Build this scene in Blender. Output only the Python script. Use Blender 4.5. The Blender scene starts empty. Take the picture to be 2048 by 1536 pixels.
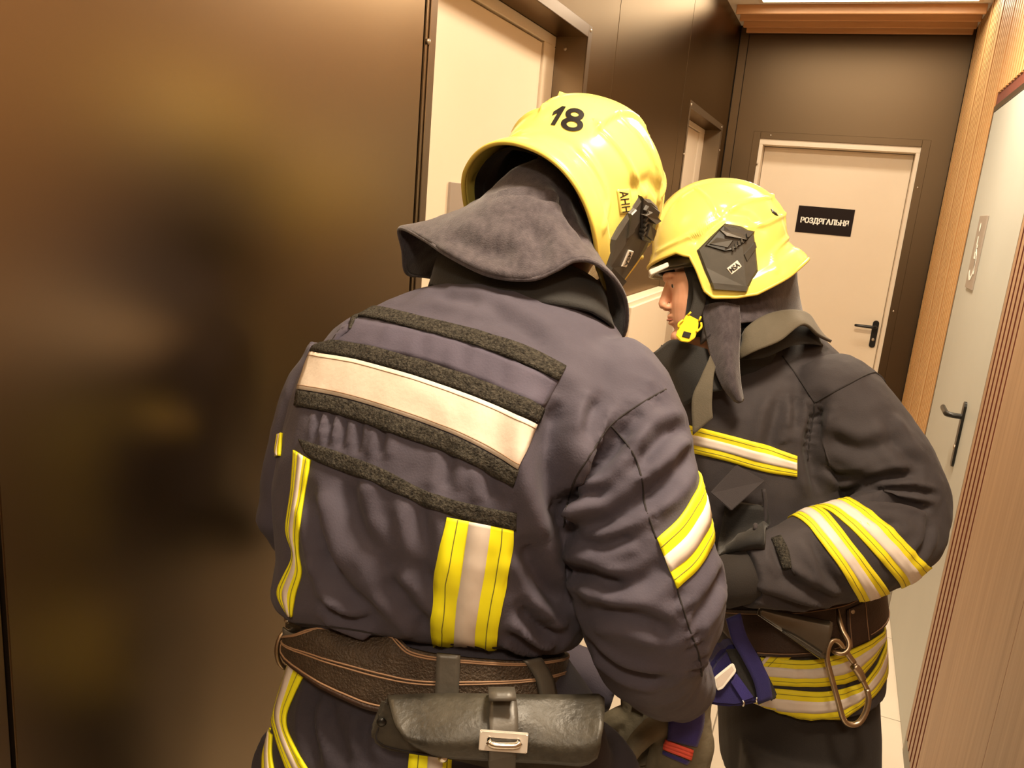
import bpy, bmesh, math, random
import numpy as np
from mathutils import Vector, Matrix, noise
from mathutils.bvhtree import BVHTree
random.seed(7)
sc = bpy.context.scene
COL = sc.collection
# ------------------------------------------------------------------ camera
FPX, PITCH, YAW, ROLL, CAMH = 1600.0, math.radians(13.2), math.radians(21.4), math.radians(5.0), 1.65
C0 = Vector((0, 0, CAMH))
FWD = Vector((-math.sin(YAW)*math.cos(PITCH), math.cos(YAW)*math.cos(PITCH), -math.sin(PITCH)))
_r0 = Vector((math.cos(YAW), math.sin(YAW), 0)); _u0 = _r0.cross(FWD)
CR = math.cos(ROLL)*_r0 + math.sin(ROLL)*_u0
CU = -math.sin(ROLL)*_r0 + math.cos(ROLL)*_u0
cd = bpy.data.cameras.new('camera'); cam = bpy.data.objects.new('camera', cd); COL.objects.link(cam)
cd.sensor_width = 36.0; cd.lens = FPX/2048*36; cd.clip_start = .02
cam.matrix_world = Matrix(((CR.x, CU.x, -FWD.x, C0.x), (CR.y, CU.y, -FWD.y, C0.y), (CR.z, CU.z, -FWD.z, C0.z), (0, 0, 0, 1)))
sc.camera = cam
# ------------------------------------------------------------------ light and exposure
w = bpy.data.worlds.new('world'); sc.world = w; w.use_nodes = True
w.node_tree.nodes['Background'].inputs[0].default_value = (.9, .75, .55, 1)
w.node_tree.nodes['Background'].inputs[1].default_value = .03
sc.view_settings.view_transform = 'Standard'; sc.view_settings.look = 'None'
sc.view_settings.gamma = 1; sc.view_settings.use_curve_mapping = False
sc.view_settings.exposure = 0.62
LAMP_COL = (1.0, .80, .56)
def area(name, loc, sx, sy, power, col=LAMP_COL):
    l = bpy.data.lights.new(name, 'AREA'); l.shape = 'RECTANGLE'; l.size = sx; l.size_y = sy; l.energy = power; l.color = col
    o = bpy.data.objects.new(name, l); COL.objects.link(o); o.location = loc
    return o
CEIL = 2.70
LAMPS = [(.02, -.75, .30, .30, 17), (.02, .80, .30, .30, 30), (-.02, 2.85, .30, .30, 30), (-.1, 4.32, .95, .2, 4.5)]  # first entry: unseen fill added behind the viewer to brighten the backs
for i, (x, y, sx, sy, p) in enumerate(LAMPS):
    area('ceiling_lamp_light', (x, y, CEIL-.03), sx, sy, p)
sp = bpy.data.lights.new('wall_washer_light', 'SPOT'); sp.energy = 6; sp.color = (1, .45, .12); sp.spot_size = math.radians(95); sp.spot_blend = .5; sp.shadow_soft_size = .06
so = bpy.data.objects.new('wall_washer_light', sp); COL.objects.link(so); so.location = (-.60, 3.35, CEIL-.03)
# ------------------------------------------------------------------ helpers
def ray(x, y): return FWD + CR*((x-1024)/FPX) - CU*((y-768)/FPX)
def P(x, y, d): return C0 + ray(x, y)*d
def proj(p):
    v = Vector(p)-C0; z = v.dot(FWD)
    return 1024+FPX*v.dot(CR)/z, 768-FPX*v.dot(CU)/z
MATS = {}
def mat(name, col, rough=.6, metal=0., col2=None, nscale=30., namt=.5, stretch=None, bump=0., bscale=200., bstretch=None,
        bdist=.002, spec=.5, emit=None, coat=0., sheen=0., scratches=None, alpha=None, trans=0., rough2=None):
    m = bpy.data.materials.new(name); m.use_nodes = True; nt = m.node_tree; N = nt.nodes; Lk = nt.links
    b = N['Principled BSDF']
    b.inputs['Base Color'].default_value = (*col, 1); b.inputs['Roughness'].default_value = rough
    b.inputs['Metallic'].default_value = metal; b.inputs['Specular IOR Level'].default_value = spec
    b.inputs['Coat Weight'].default_value = coat
    b.inputs['Sheen Weight'].default_value = sheen
    if trans: b.inputs['Transmission Weight'].default_value = trans
    if alpha is not None: b.inputs['Alpha'].default_value = alpha
    if emit: b.inputs['Emission Color'].default_value = (*emit[:3], 1); b.inputs['Emission Strength'].default_value = emit[3]
    tc = N.new('ShaderNodeTexCoord')
    def vec(st):
        if not st: return tc.outputs['Object']
        mp = N.new('ShaderNodeMapping'); mp.inputs['Scale'].default_value = st; Lk.new(tc.outputs['Object'], mp.inputs['Vector']); return mp.outputs[0]
    last = None
    if col2:
        n = N.new('ShaderNodeTexNoise'); n.inputs['Scale'].default_value = nscale; n.inputs['Detail'].default_value = 6; n.inputs['Roughness'].default_value = .6
        Lk.new(vec(stretch), n.inputs['Vector'])
        r = N.new('ShaderNodeValToRGB'); r.color_ramp.elements[0].position = .5-namt*.5; r.color_ramp.elements[1].position = .5+namt*.5
        r.color_ramp.elements[0].color = (*col, 1); r.color_ramp.elements[1].color = (*col2, 1)
        Lk.new(n.outputs[0], r.inputs[0]); last = r.outputs[0]
        if rough2 is not None:
            mr = N.new('ShaderNodeMapRange'); mr.inputs[1].default_value = .35; mr.inputs[2].default_value = .65
            mr.inputs[3].default_value = rough; mr.inputs[4].default_value = rough2
            Lk.new(n.outputs[0], mr.inputs[0]); Lk.new(mr.outputs[0], b.inputs['Roughness'])
    if scratches:
        sc_col, sscale, thr = scratches
        n2 = N.new('ShaderNodeTexNoise'); n2.inputs['Scale'].default_value = sscale; n2.inputs['Detail'].default_value = 9; n2.inputs['Roughness'].default_value = .75
        Lk.new(vec((1, 2.2, .7)), n2.inputs['Vector'])
        r2 = N.new('ShaderNodeValToRGB'); r2.color_ramp.elements[0].position = thr; r2.color_ramp.elements[1].position = thr+.03
        Lk.new(n2.outputs[0], r2.inputs[0])
        mx = N.new('ShaderNodeMix'); mx.data_type = 'RGBA'
        Lk.new(r2.outputs[0], mx.inputs[0])
        if last: Lk.new(last, mx.inputs[6])
        else: mx.inputs[6].default_value = (*col, 1)
        mx.inputs[7].default_value = (*sc_col, 1); last = mx.outputs[2]
    if last: Lk.new(last, b.inputs['Base Color'])
    if bump:
        n3 = N.new('ShaderNodeTexNoise'); n3.inputs['Scale'].default_value = bscale; n3.inputs['Detail'].default_value = 5
        Lk.new(vec(bstretch), n3.inputs['Vector'])
        bp = N.new('ShaderNodeBump'); bp.inputs['Strength'].default_value = bump; bp.inputs['Distance'].default_value = bdist
        Lk.new(n3.outputs[0], bp.inputs['Height']); Lk.new(bp.outputs[0], b.inputs['Normal'])
    MATS[name] = m
    return m
mat('panel_edge', (.19, .145, .10), .30, .9)
def metal_sheet(name, col, rough, dif):
    m = bpy.data.materials.new(name); m.use_nodes = True; nt = m.node_tree; nt.nodes.remove(nt.nodes['Principled BSDF'])
    g = nt.nodes.new('ShaderNodeBsdfGlossy'); g.distribution = 'BECKMANN'; g.inputs['Color'].default_value = (*col, 1)
    d = nt.nodes.new('ShaderNodeBsdfDiffuse'); d.inputs['Color'].default_value = (*dif, 1); x = nt.nodes.new('ShaderNodeMixShader'); x.inputs[0].default_value = .9
    n = nt.nodes.new('ShaderNodeTexNoise'); n.inputs['Scale'].default_value = 2.5; r = nt.nodes.new('ShaderNodeMapRange'); r.inputs[3].default_value = rough*.96; r.inputs[4].default_value = rough*1.06
    nt.links.new(n.outputs[0], r.inputs[0]); nt.links.new(r.outputs[0], g.inputs['Roughness'])
    nt.links.new(d.outputs[0], x.inputs[1]); nt.links.new(g.outputs[0], x.inputs[2]); nt.links.new(x.outputs[0], nt.nodes['Material Output'].inputs[0]); MATS[name] = m
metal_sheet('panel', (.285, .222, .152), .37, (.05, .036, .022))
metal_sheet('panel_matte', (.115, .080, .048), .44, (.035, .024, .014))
mat('door_paint', (.72, .61, .47), .42, col2=(.75, .64, .50), nscale=4)
mat('door_grey', (.45, .46, .42), .42, col2=(.48, .49, .45), nscale=4)
mat('frame_paint', (.72, .62, .49), .45)
mat('dark_gap', (.012, .009, .006), .8)
mat('wood', (.56, .33, .12), .5, col2=(.68, .43, .19), nscale=6, stretch=(9, 9, .5), namt=.6, bump=.12, bscale=60, bstretch=(10, 10, .5))
mat('wood_pale', (.30, .18, .10), .5, col2=(.46, .30, .18), nscale=6, stretch=(7, 9, .25), namt=.55, bump=.10, bscale=60, bstretch=(10, 10, .5))
mat('wood_fin', (.50, .25, .10), .5, col2=(.60, .32, .14), nscale=6, stretch=(.5, 9, 9))
mat('wood_side', (.36, .17, .05), .6, col2=(.44, .21, .07), nscale=8)
mat('red_back', (.13, .026, .010), .6, col2=(.17, .036, .014), nscale=8)
mat('tile', (.66, .60, .50), .32, col2=(.74, .68, .58), nscale=3.5, namt=.8)
mat('grout', (.30, .26, .21), .8)
mat('ceiling', (.80, .76, .68), .7)
mat('baseboard', (.20, .19, .15), .5)
mat('lamp', (1, 1, 1), .5, emit=(1, .93, .80, 7.0))
mat('black_metal', (.012, .011, .010), .32, .2)
mat('sign_black', (.012, .006, .005), .5, spec=.15)
mat('sign_white', (.88, .86, .80), .5, emit=None)
mat('sign_taupe', (.30, .25, .21), .4)
mat('rivet', (.45, .38, .30), .35, .8)
mat('steel', (.52, .42, .30), .30, 1.0, col2=(.36, .26, .17), nscale=40, rough2=.42)
mat('buckle_metal', (.74, .69, .62), .35, .35)
mat('chrome', (.72, .68, .62), .22, 1.0)
FAB = dict(rough=.80, sheen=.04, bump=.35, bscale=420, bdist=.0012, spec=.25)
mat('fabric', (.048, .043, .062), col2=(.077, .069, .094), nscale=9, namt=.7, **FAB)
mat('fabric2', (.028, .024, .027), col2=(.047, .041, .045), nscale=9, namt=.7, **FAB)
mat('patch_fabric', (.056, .050, .076), col2=(.088, .078, .112), nscale=24, namt=.7, **FAB)
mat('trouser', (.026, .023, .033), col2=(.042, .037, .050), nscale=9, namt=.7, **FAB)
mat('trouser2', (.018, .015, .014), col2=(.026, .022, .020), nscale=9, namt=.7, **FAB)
mat('fleece', (.030, .025, .032), .95, col2=(.092, .079, .090), nscale=110, namt=.6, stretch=(1, 1, .5), sheen=.3, bump=.5, bscale=500, bdist=.002, spec=.15)
mat('collar_dark', (.008, .0075, .0075), .8, sheen=.1, bump=.3, bscale=400)  # darkened for the shadow under the nearer neck cape, shared with hood parts
mat('collar_olive', (.070, .060, .040), .8, col2=(.10, .085, .060), nscale=16, sheen=.1, bump=.3, bscale=400)
mat('velcro', (.010, .009, .008), .95, col2=(.075, .068, .055), nscale=260, namt=.35, bump=1.0, bscale=420, bdist=.004, spec=.2)
mat('seam', (.014, .011, .012), .9)
mat('hi_yellow', (.88, .86, .012), .55, col2=(.93, .91, .02), nscale=20, spec=.3, emit=None)
mat('hi_yellow2', (.76, .66, .015), .55, col2=(.82, .72, .03), nscale=20, spec=.3)
mat('silver', (.62, .55, .49), .45, col2=(.76, .69, .62), nscale=26, namt=.8, spec=.5, bump=.15, bscale=60, bdist=.002)
mat('silver_patch', (.56, .48, .40), .65, col2=(.70, .62, .53), nscale=36, namt=.8, bump=.25, bscale=160, bdist=.0015)
mat('stitch_dark', (.20, .19, .03), .8)
mat('helmet', (.80, .69, .15), .26, col2=(.82, .71, .18), nscale=8, spec=.5, coat=.3, scratches=((.36, .28, .06), 34, .655))
mat('helmet_inner', (.012, .010, .009), .7)
mat('helmet_rim', (.72, .56, .10), .4)
mat('plastic_black', (.040, .037, .031), .36, col2=(.062, .057, .048), nscale=30)
mat('plastic_dark2', (.016, .015, .013), .30)
mat('badge', (.72, .68, .60), .5)
mat('ink', (.012, .010, .010), .35)
mat('visor', (.85, .80, .55), .05, trans=1.0, alpha=.45)
mat('skin', (.62, .30, .18), .5, col2=(.70, .38, .25), nscale=40, namt=.8, bump=.15, bscale=400, bdist=.0006)
mat('lip', (.42, .15, .11), .45)
mat('eye_white', (.75, .70, .66), .2)
mat('iris', (.05, .035, .02), .2)
mat('strap_yellow', (.86, .66, .02), .4)
mat('strap_black', (.016, .014, .012), .8, bump=.4, bscale=600)
mat('belt_leather', (.032, .020, .012), .50, col2=(.060, .040, .024), nscale=50, namt=.5, bump=.9, bscale=330, bdist=.003)
mat('belt_dark', (.022, .009, .005), .5, col2=(.036, .015, .008), nscale=30, bump=.5, bscale=330, bdist=.002)
mat('leather_black', (.009, .008, .006), .38, col2=(.062, .055, .041), nscale=22, namt=.45, bump=.5, bscale=140, bdist=.002, rough2=.55)
mat('leather_strap', (.055, .050, .042), .42, col2=(.10, .09, .075), nscale=18, namt=.6, bump=.25, bscale=120, bdist=.002)
mat('sheath', (.050, .046, .038), .20, col2=(.075, .068, .056), nscale=14, spec=1.0, coat=.5)
mat('stitch_tan', (.30, .18, .105), .7)
mat('glove', (.085, .072, .045), .8, col2=(.14, .12, .080), nscale=26, bump=.3, bscale=200)
mat('blue', (.016, .011, .11), .75, col2=(.026, .019, .18), nscale=20, sheen=.2, bump=.3, bscale=500)
mat('blue_bag', (.008, .006, .070), .75, col2=(.014, .010, .11), nscale=20, sheen=.1, bump=.3, bscale=500)
mat('red', (.72, .09, .055), .7)
mat('boot', (.012, .011, .010), .5)
M = MATS
def obj(name, me, parent=None, kind=None, label=None, cat=None, group=None):
    o = bpy.data.objects.new(name, me); COL.objects.link(o)
    if parent is not None:
        o.parent = parent
        loc = parent.location if parent.data is None else Vector((0, 0, 0))
        o.matrix_parent_inverse = Matrix.Translation(-loc)
    if kind: o['kind'] = kind
    if label: o['label'] = label
    if cat: o['category'] = cat
    if group: o['group'] = group
    return o
def empty(name, loc, label=None, cat=None, kind=None, group=None):
    o = obj(name, None, None, kind, label, cat, group); o.location = loc; o.empty_display_size = .1
    return o
def mesh(name, vs, fs, m=None, smooth=True):
    me = bpy.data.meshes.new(name); me.from_pydata([tuple(v) for v in vs], [], [tuple(f) for f in fs]); me.update()
    if m: me.materials.append(M[m])
    if smooth: me.polygons.foreach_set('use_smooth', [True]*len(me.polygons))
    return me
def fixn(me):
    bm = bmesh.new(); bm.from_mesh(me); bmesh.ops.recalc_face_normals(bm, faces=bm.faces); bm.to_mesh(me); bm.free()
    return me
def boxes(lst, bevel=0.):
    bm = bmesh.new()
    for (x0, y0, z0, x1, y1, z1) in lst:
        r = bmesh.ops.create_cube(bm, size=1)
        bmesh.ops.transform(bm, matrix=Matrix.Translation(((x0+x1)/2, (y0+y1)/2, (z0+z1)/2)) @ Matrix.Diagonal((abs(x1-x0), abs(y1-y0), abs(z1-z0), 1)), verts=r['verts'])
    if bevel: bmesh.ops.bevel(bm, geom=bm.edges[:], offset=bevel, segments=1, affect='EDGES')
    return bm
def box(name, b, m, parent=None, bevel=0., **k):
    bm = boxes([b] if not isinstance(b[0], tuple) else b, bevel)
    me = bpy.data.meshes.new(name); bm.to_mesh(me); bm.free(); me.materials.append(M[m])
    return obj(name, me, parent, **k)
def catmull(pts, n):
    pts = [np.array(p, float) for p in pts]; out = []
    if len(pts) == 2: return [tuple(pts[0]*(1-t)+pts[1]*t) for t in np.linspace(0, 1, n)]
    ext = [2*pts[0]-pts[1]]+pts+[2*pts[-1]-pts[-2]]
    L = np.cumsum([0]+[np.linalg.norm(pts[i+1]-pts[i]) for i in range(len(pts)-1)])
    for s in np.linspace(0, L[-1], n):
        i = min(int(np.searchsorted(L, s, side='right'))-1, len(pts)-2); t = (s-L[i])/max(1e-9, L[i+1]-L[i])
        p0, p1, p2, p3 = ext[i:i+4]
        out.append(tuple(.5*((2*p1)+(-p0+p2)*t+(2*p0-5*p1+4*p2-p3)*t*t+(-p0+3*p1-3*p2+p3)*t**3)))
    return out
def loft(rings, cap=True, closed=True):
    n = len(rings[0]); vs = [Vector(v) for r in rings for v in r]; fs = []
    for i in range(len(rings)-1):
        for j in range(n if closed else n-1):
            k = (j+1) % n
            fs.append((i*n+j, i*n+k, (i+1)*n+k, (i+1)*n+j))
    if cap:
        for i, rev in ((0, True), (len(rings)-1, False)):
            c = sum((Vector(v) for v in rings[i]), Vector())/n; vs.append(c); ci = len(vs)-1
            for j in range(n):
                k = (j+1) % n
                fs.append((i*n+k, i*n+j, ci) if rev else (i*n+j, i*n+k, ci))
    return vs, fs
def tube(pts, rad, seg=16, flat=1., n=None, up=None):
    """round tube along points; rad per point; flat squashes one axis"""
    if n:
        q = catmull([tuple(p)+(r,) for p, r in zip(pts, rad)], n); pts = [Vector(a[:3]) for a in q]; rad = [a[3] for a in q]
    pts = [Vector(p) for p in pts]; rings = []; nrm = None
    for i, p in enumerate(pts):
        t = (pts[min(i+1, len(pts)-1)]-pts[max(i-1, 0)]).normalized()
        if nrm is None:
            a = Vector(up) if up else (Vector((0, 0, 1)) if abs(t.z) < .8 else Vector((1, 0, 0)))
            nrm = (a-t*a.dot(t)).normalized()
        else: nrm = (nrm-t*nrm.dot(t)).normalized()
        b = t.cross(nrm)
        rings.append([p+(nrm*math.cos(u)*rad[i]*flat+b*math.sin(u)*rad[i]) for u in [2*math.pi*k/seg for k in range(seg)]])
    return loft(rings)
def ctube(pts, r, seg=10):
    """closed loop tube"""
    pts = [Vector(p) for p in pts]; n = len(pts); rings = []
    c = sum(pts, Vector())/n
    for i, p in enumerate(pts):
        t = (pts[(i+1) % n]-pts[i-1]).normalized(); a = (p-c); a = (a-t*a.dot(t)).normalized(); b = t.cross(a)
        rings.append([p+(a*math.cos(u)+b*math.sin(u))*r for u in [2*math.pi*k/seg for k in range(seg)]])
    vs, fs = loft(rings, cap=False); m = n*seg
    for j in range(seg):
        k = (j+1) % seg; fs.append(((n-1)*seg+j, (n-1)*seg+k, k, j))
    return vs, fs
def ellip(c, ax, seg=20, rings=12):
    """ellipsoid, ax = three axis vectors"""
    R = []
    for i in range(1, rings):
        th = math.pi*i/rings
        R.append([Vector(c)+Vector(ax[2])*math.cos(th)+(Vector(ax[0])*math.cos(u)+Vector(ax[1])*math.sin(u))*math.sin(th) for u in [2*math.pi*k/seg for k in range(seg)]])
    vs, fs = loft(R, cap=False); a = len(vs); vs += [Vector(c)+Vector(ax[2]), Vector(c)-Vector(ax[2])]
    n = seg; l = (rings-2)*seg
    for j in range(seg):
        k = (j+1) % seg; fs.append((k, j, a)); fs.append((l+j, l+k, a+1))
    return vs, fs
def merge(parts):
    V, F = [], []
    for vs, fs in parts:
        o = len(V); V += list(vs); F += [tuple(i+o for i in f) for f in fs]
    return V, F
def solid(parts, voxel, smooth=6):
    V, F = merge(parts); me = fixn(mesh('tmp', V, F)); o = bpy.data.objects.new('tmp', me); COL.objects.link(o)
    r = o.modifiers.new('r', 'REMESH'); r.mode = 'VOXEL'; r.voxel_size = voxel; r.use_smooth_shade = True
    if smooth:
        s = o.modifiers.new('s', 'SMOOTH'); s.iterations = smooth; s.factor = .5
    dg = bpy.context.evaluated_depsgraph_get(); e = o.evaluated_get(dg); out = bpy.data.meshes.new_from_object(e)
    bpy.data.objects.remove(o); bpy.data.meshes.remove(me)
    out.materials.clear(); out.polygons.foreach_set('use_smooth', [True]*len(out.polygons))
    return out
def arr(me):
    a = np.empty(len(me.vertices)*3); me.vertices.foreach_get('co', a); return a.reshape(-1, 3)
def nrms(me):
    a = np.empty(len(me.vertices)*3); me.vertices.foreach_get('normal', a); return a.reshape(-1, 3)
def setco(me, a): me.vertices.foreach_set('co', a.ravel()); me.update()
def bvh_of(me): return BVHTree.FromPolygons([v.co.copy() for v in me.vertices], [tuple(p.vertices) for p in me.polygons])
def hit(bvh, x, y, guess=1.2):
    rd = ray(x, y).normalized(); l, n, i, d = bvh.ray_cast(C0, rd)
    if l is not None and n.dot(rd) > 0: n = -n
    if l is None:
        l, n, i, d = bvh.find_nearest(P(x, y, guess))
    return l, n, (l-C0).dot(FWD)
def creases(me, lst, guess=1.2):
    """cloth folds: (pixel polyline, depth m, width m)"""
    bv = bvh_of(me); co = arr(me); nn = nrms(me); disp = np.zeros(len(co))
    for poly, dep, wid in lst:
        pts = catmull(poly, max(6, int(sum(math.dist(poly[i], poly[i+1]) for i in range(len(poly)-1))/6)))
        S = np.array([hit(bv, x, y, guess)[0] for x, y in pts])
        lo = S.min(0)-4*wid; hi = S.max(0)+4*wid
        idx = np.where(((co > lo) & (co < hi)).all(1))[0]
        if not len(idx): continue
        D = np.sqrt(((co[idx][:, None, :]-S[None])**2).sum(2)); k = D.argmin(1); d = D.min(1)
        t = k/(len(S)-1); fade = np.clip(np.minimum(t, 1-t)*5+.25, 0, 1)
        w2 = wid*.8; disp[idx] += 1.35*fade*(-dep*np.exp(-(d/w2)**2)+.65*dep*np.exp(-((d-1.9*w2)/(1.0*w2))**2))
    setco(me, co+nn*disp[:, None])
def wrinkle(me, amp, scale, seed=0., st=(1, 1, 1)):
    co = arr(me); nn = nrms(me); d = np.empty(len(co))
    for i, v in enumerate(co):
        p = Vector((v[0]*st[0], v[1]*st[1], v[2]*st[2]))*scale+Vector((seed, seed*.7, -seed))
        a = noise.noise(p); b = noise.noise(p*2.3+Vector((5, 1, 2)))
        d[i] = (1-2*abs(a))*.7-.3+b*.45
    setco(me, co+nn*(amp*d)[:, None])
def solidgrid(G, Nn, off, thick):
    """closed slab from a grid of points with normals"""
    m, n = len(G), len(G[0]); vs = [G[i][j]+Nn[i][j]*(off+thick) for i in range(m) for j in range(n)]+[G[i][j]+Nn[i][j]*(off-.002) for i in range(m) for j in range(n)]
    fs = []; o = m*n
    for i in range(m-1):
        for j in range(n-1):
            a, b, c, d = i*n+j, i*n+j+1, (i+1)*n+j+1, (i+1)*n+j
            fs += [(a, b, c, d), (o+d, o+c, o+b, o+a)]
    for i in range(m-1):
        for j, fl in ((0, 1), (n-1, 0)):
            a, b = i*n+j, (i+1)*n+j
            fs.append((a, b, o+b, o+a) if fl else (b, a, o+a, o+b))
    for j in range(n-1):
        for i, fl in ((0, 0), (m-1, 1)):
            a, b = i*n+j, i*n+j+1
            fs.append((a, b, o+b, o+a) if fl else (b, a, o+a, o+b))
    return vs, fs
class Strip:
    """a band laid on a cloth surface, between two pixel edges, walked on around the body by ext steps"""
    def __init__(s, bvh, top, bot, step=9, rows=None, ext=(0, 0), guess=1.2, estep=.012, smooth=3):
        L = max(sum(math.dist(e[i], e[i+1]) for i in range(len(e)-1)) for e in (top, bot)); n = max(4, int(L/step))
        W = max(math.dist(a, b) for a, b in zip((top[0], top[-1]), (bot[0], bot[-1]))); m = rows or max(3, int(W/step)+1)
        T, B = catmull(top, n), catmull(bot, n); G = []; N = []
        for i in range(m):
            f = i/(m-1); g = []; nn = []; gd = guess
            for a, b in zip(T, B):
                l, nr, gd2 = hit(bvh, a[0]*(1-f)+b[0]*f, a[1]*(1-f)+b[1]*f, gd)
                g.append(l); nn.append(nr); gd = gd2
            G.append(g); N.append(nn)
        for side, k in ((0, ext[0]), (1, ext[1])):
            for r in range(m):
                g, nn = G[r], N[r]
                for q in range(k):
                    a, b = (g[0], g[1]) if side == 0 else (g[-1], g[-2])
                    if q == 0:
                        b = g[min(3, len(g)-1)] if side == 0 else g[max(-4, -len(g))]
                    d = (a-b); nr0 = nn[0] if side == 0 else nn[-1]
                    d = (d-nr0*d.dot(nr0)*.5).normalized()
                    l, nr, i_, d_ = bvh.find_nearest(a+d*estep)
                    if nr.dot(nr0) < 0: nr = -nr
                    if side == 0: g.insert(0, l); nn.insert(0, nr)
                    else: g.append(l); nn.append(nr)
        n = len(G[0])
        A = np.array([[tuple(v) for v in g] for g in G]); Q = np.array([[tuple(v) for v in g] for g in N])
        for _ in range(smooth):
            for X in (A, Q):
                Y = X.copy()
                Y[:, 1:-1] = .5*X[:, 1:-1]+.25*(X[:, :-2]+X[:, 2:])
                Z = Y.copy(); Z[1:-1] = .5*Y[1:-1]+.25*(Y[:-2]+Y[2:])
                X[:] = Z
        s.G = [[Vector(v) for v in g] for g in A]; s.N = [[Vector(v).normalized() for v in g] for g in Q]; s.m = m
        for _ in range(2):                       # keep the band clear of the cloth beneath
            H = np.zeros((m, n))
            for i in range(m):
                for j in range(n):
                    l, nr, i_, d_ = bvh.ray_cast(s.G[i][j]+s.N[i][j]*.02, -s.N[i][j], .04)
                    if l is not None: H[i, j] = max(0, (l-s.G[i][j]).dot(s.N[i][j]))
            K = H.copy(); K[:, 1:-1] = np.maximum(H[:, 1:-1], .5*np.maximum(H[:, :-2], H[:, 2:])); K[1:-1] = np.maximum(K[1:-1], .5*np.maximum(H[:-2], H[2:]))
            for i in range(m):
                for j in range(n): s.G[i][j] = s.G[i][j]+s.N[i][j]*K[i, j]
    def at(s, f):
        x = f*(s.m-1); i = min(int(x), s.m-2); t = x-i
        return [a*(1-t)+b*t for a, b in zip(s.G[i], s.G[i+1])], [(a*(1-t)+b*t).normalized() for a, b in zip(s.N[i], s.N[i+1])]
    def band(s, name, f0, f1, off, thick, m, parent, rows=None, **k):
        rows = rows or max(2, int((f1-f0)*s.m)+1)
        R = [s.at(f0+(f1-f0)*i/(rows-1)) for i in range(rows)]
        vs, fs = solidgrid([r[0] for r in R], [r[1] for r in R], off, thick)
        return obj(name, fixn(mesh(name, vs, fs, m)), parent, **k)
    def line(s, name, f, off, r, m, parent, **k):
        g, nn = s.at(f); q = [a+b*off for a, b in zip(g, nn)]; p = [q[0]]
        for a in q[1:]:
            if (a-p[-1]).length > .003: p.append(a)
        if len(p) < 2: return None
        vs, fs = tube(p, [r]*len(p), 5)
        return obj(name, mesh(name, vs, fs, m), parent, **k)
def px_line(name, bvh, poly, off, r, m, parent, guess=1.2, step=7, seg=6, **k):
    n = max(4, int(sum(math.dist(poly[i], poly[i+1]) for i in range(len(poly)-1))/step)); g = []
    for x, y in catmull(poly, n):
        l, nr, guess = hit(bvh, x, y, guess); g.append(l+nr*off)
    vs, fs = tube(g, [r]*len(g), seg)
    return obj(name, mesh(name, vs, fs, m), parent, **k)
def tape(bvh, top, bot, parent, y='hi_yellow', split=(.33, .67), ext=(0, 0), guess=1.2, lines=True, step=7, off=.0022):
    s = Strip(bvh, top, bot, ext=ext, guess=guess, step=step, rows=9)
    s.band('reflective_tape', 0, 1, off, .0012, y, parent, rows=9)
    s.band('silver_band', split[0], split[1], off+.0014, .0008, 'silver', parent)
    if lines:
        for f in (split[0]*.5, 1-(1-split[1])*.5): s.line('stitch_line', f, off+.0013, .0006, 'stitch_dark', parent)
    return s
def text_mesh(body, size=1., offset=0., res=6, spacing=1.):
    c = bpy.data.curves.new('t', 'FONT'); c.body = body; c.size = size; c.offset = offset; c.resolution_u = res; c.align_x = 'CENTER'; c.align_y = 'CENTER'; c.space_character = spacing
    o = bpy.data.objects.new('t', c); COL.objects.link(o); dg = bpy.context.evaluated_depsgraph_get(); dg.update()
    me = bpy.data.meshes.new_from_object(o.evaluated_get(dg)); bpy.data.objects.remove(o); bpy.data.curves.remove(c)
    return me
def map_text(name, me, fn, m, parent, maxlen=None, thick=None, **k):
    bm = bmesh.new(); bm.from_mesh(me); bmesh.ops.triangulate(bm, faces=bm.faces)
    if maxlen:
        for _ in range(5):
            e = [e for e in bm.edges if e.calc_length() > maxlen]
            if not e: break
            bmesh.ops.subdivide_edges(bm, edges=e, cuts=1); bmesh.ops.triangulate(bm, faces=bm.faces)
    for v in bm.verts: v.co = fn(v.co.x, v.co.y)
    if thick is not None:
        r = bmesh.ops.extrude_face_region(bm, geom=bm.faces[:])
        bmesh.ops.translate(bm, vec=thick, verts=[g for g in r['geom'] if isinstance(g, bmesh.types.BMVert)])
    bmesh.ops.recalc_face_normals(bm, faces=bm.faces)
    o = bpy.data.meshes.new(name); bm.to_mesh(o); bm.free(); o.materials.append(M[m])
    return obj(name, o, parent, **k)
def prism(name, pts, depth, m, parent=None, bevel=0., **k):
    """extrude a closed polygon of 3D points by a vector"""
    bm = bmesh.new(); f = bm.faces.new([bm.verts.new(p) for p in pts])
    r = bmesh.ops.extrude_face_region(bm, geom=[f]); bmesh.ops.translate(bm, vec=depth, verts=[g for g in r['geom'] if isinstance(g, bmesh.types.BMVert)])
    bmesh.ops.recalc_face_normals(bm, faces=bm.faces)
    if bevel: bmesh.ops.bevel(bm, geom=bm.edges[:], offset=bevel, segments=2, affect='EDGES')
    me = bpy.data.meshes.new(name); bm.to_mesh(me); bm.free(); me.materials.append(M[m])
    return obj(name, me, parent, **k)
#PART2
# ------------------------------------------------------------------ room
XL, XR, YE, YB = -.75, .44, 5.0, -2.6
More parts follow.
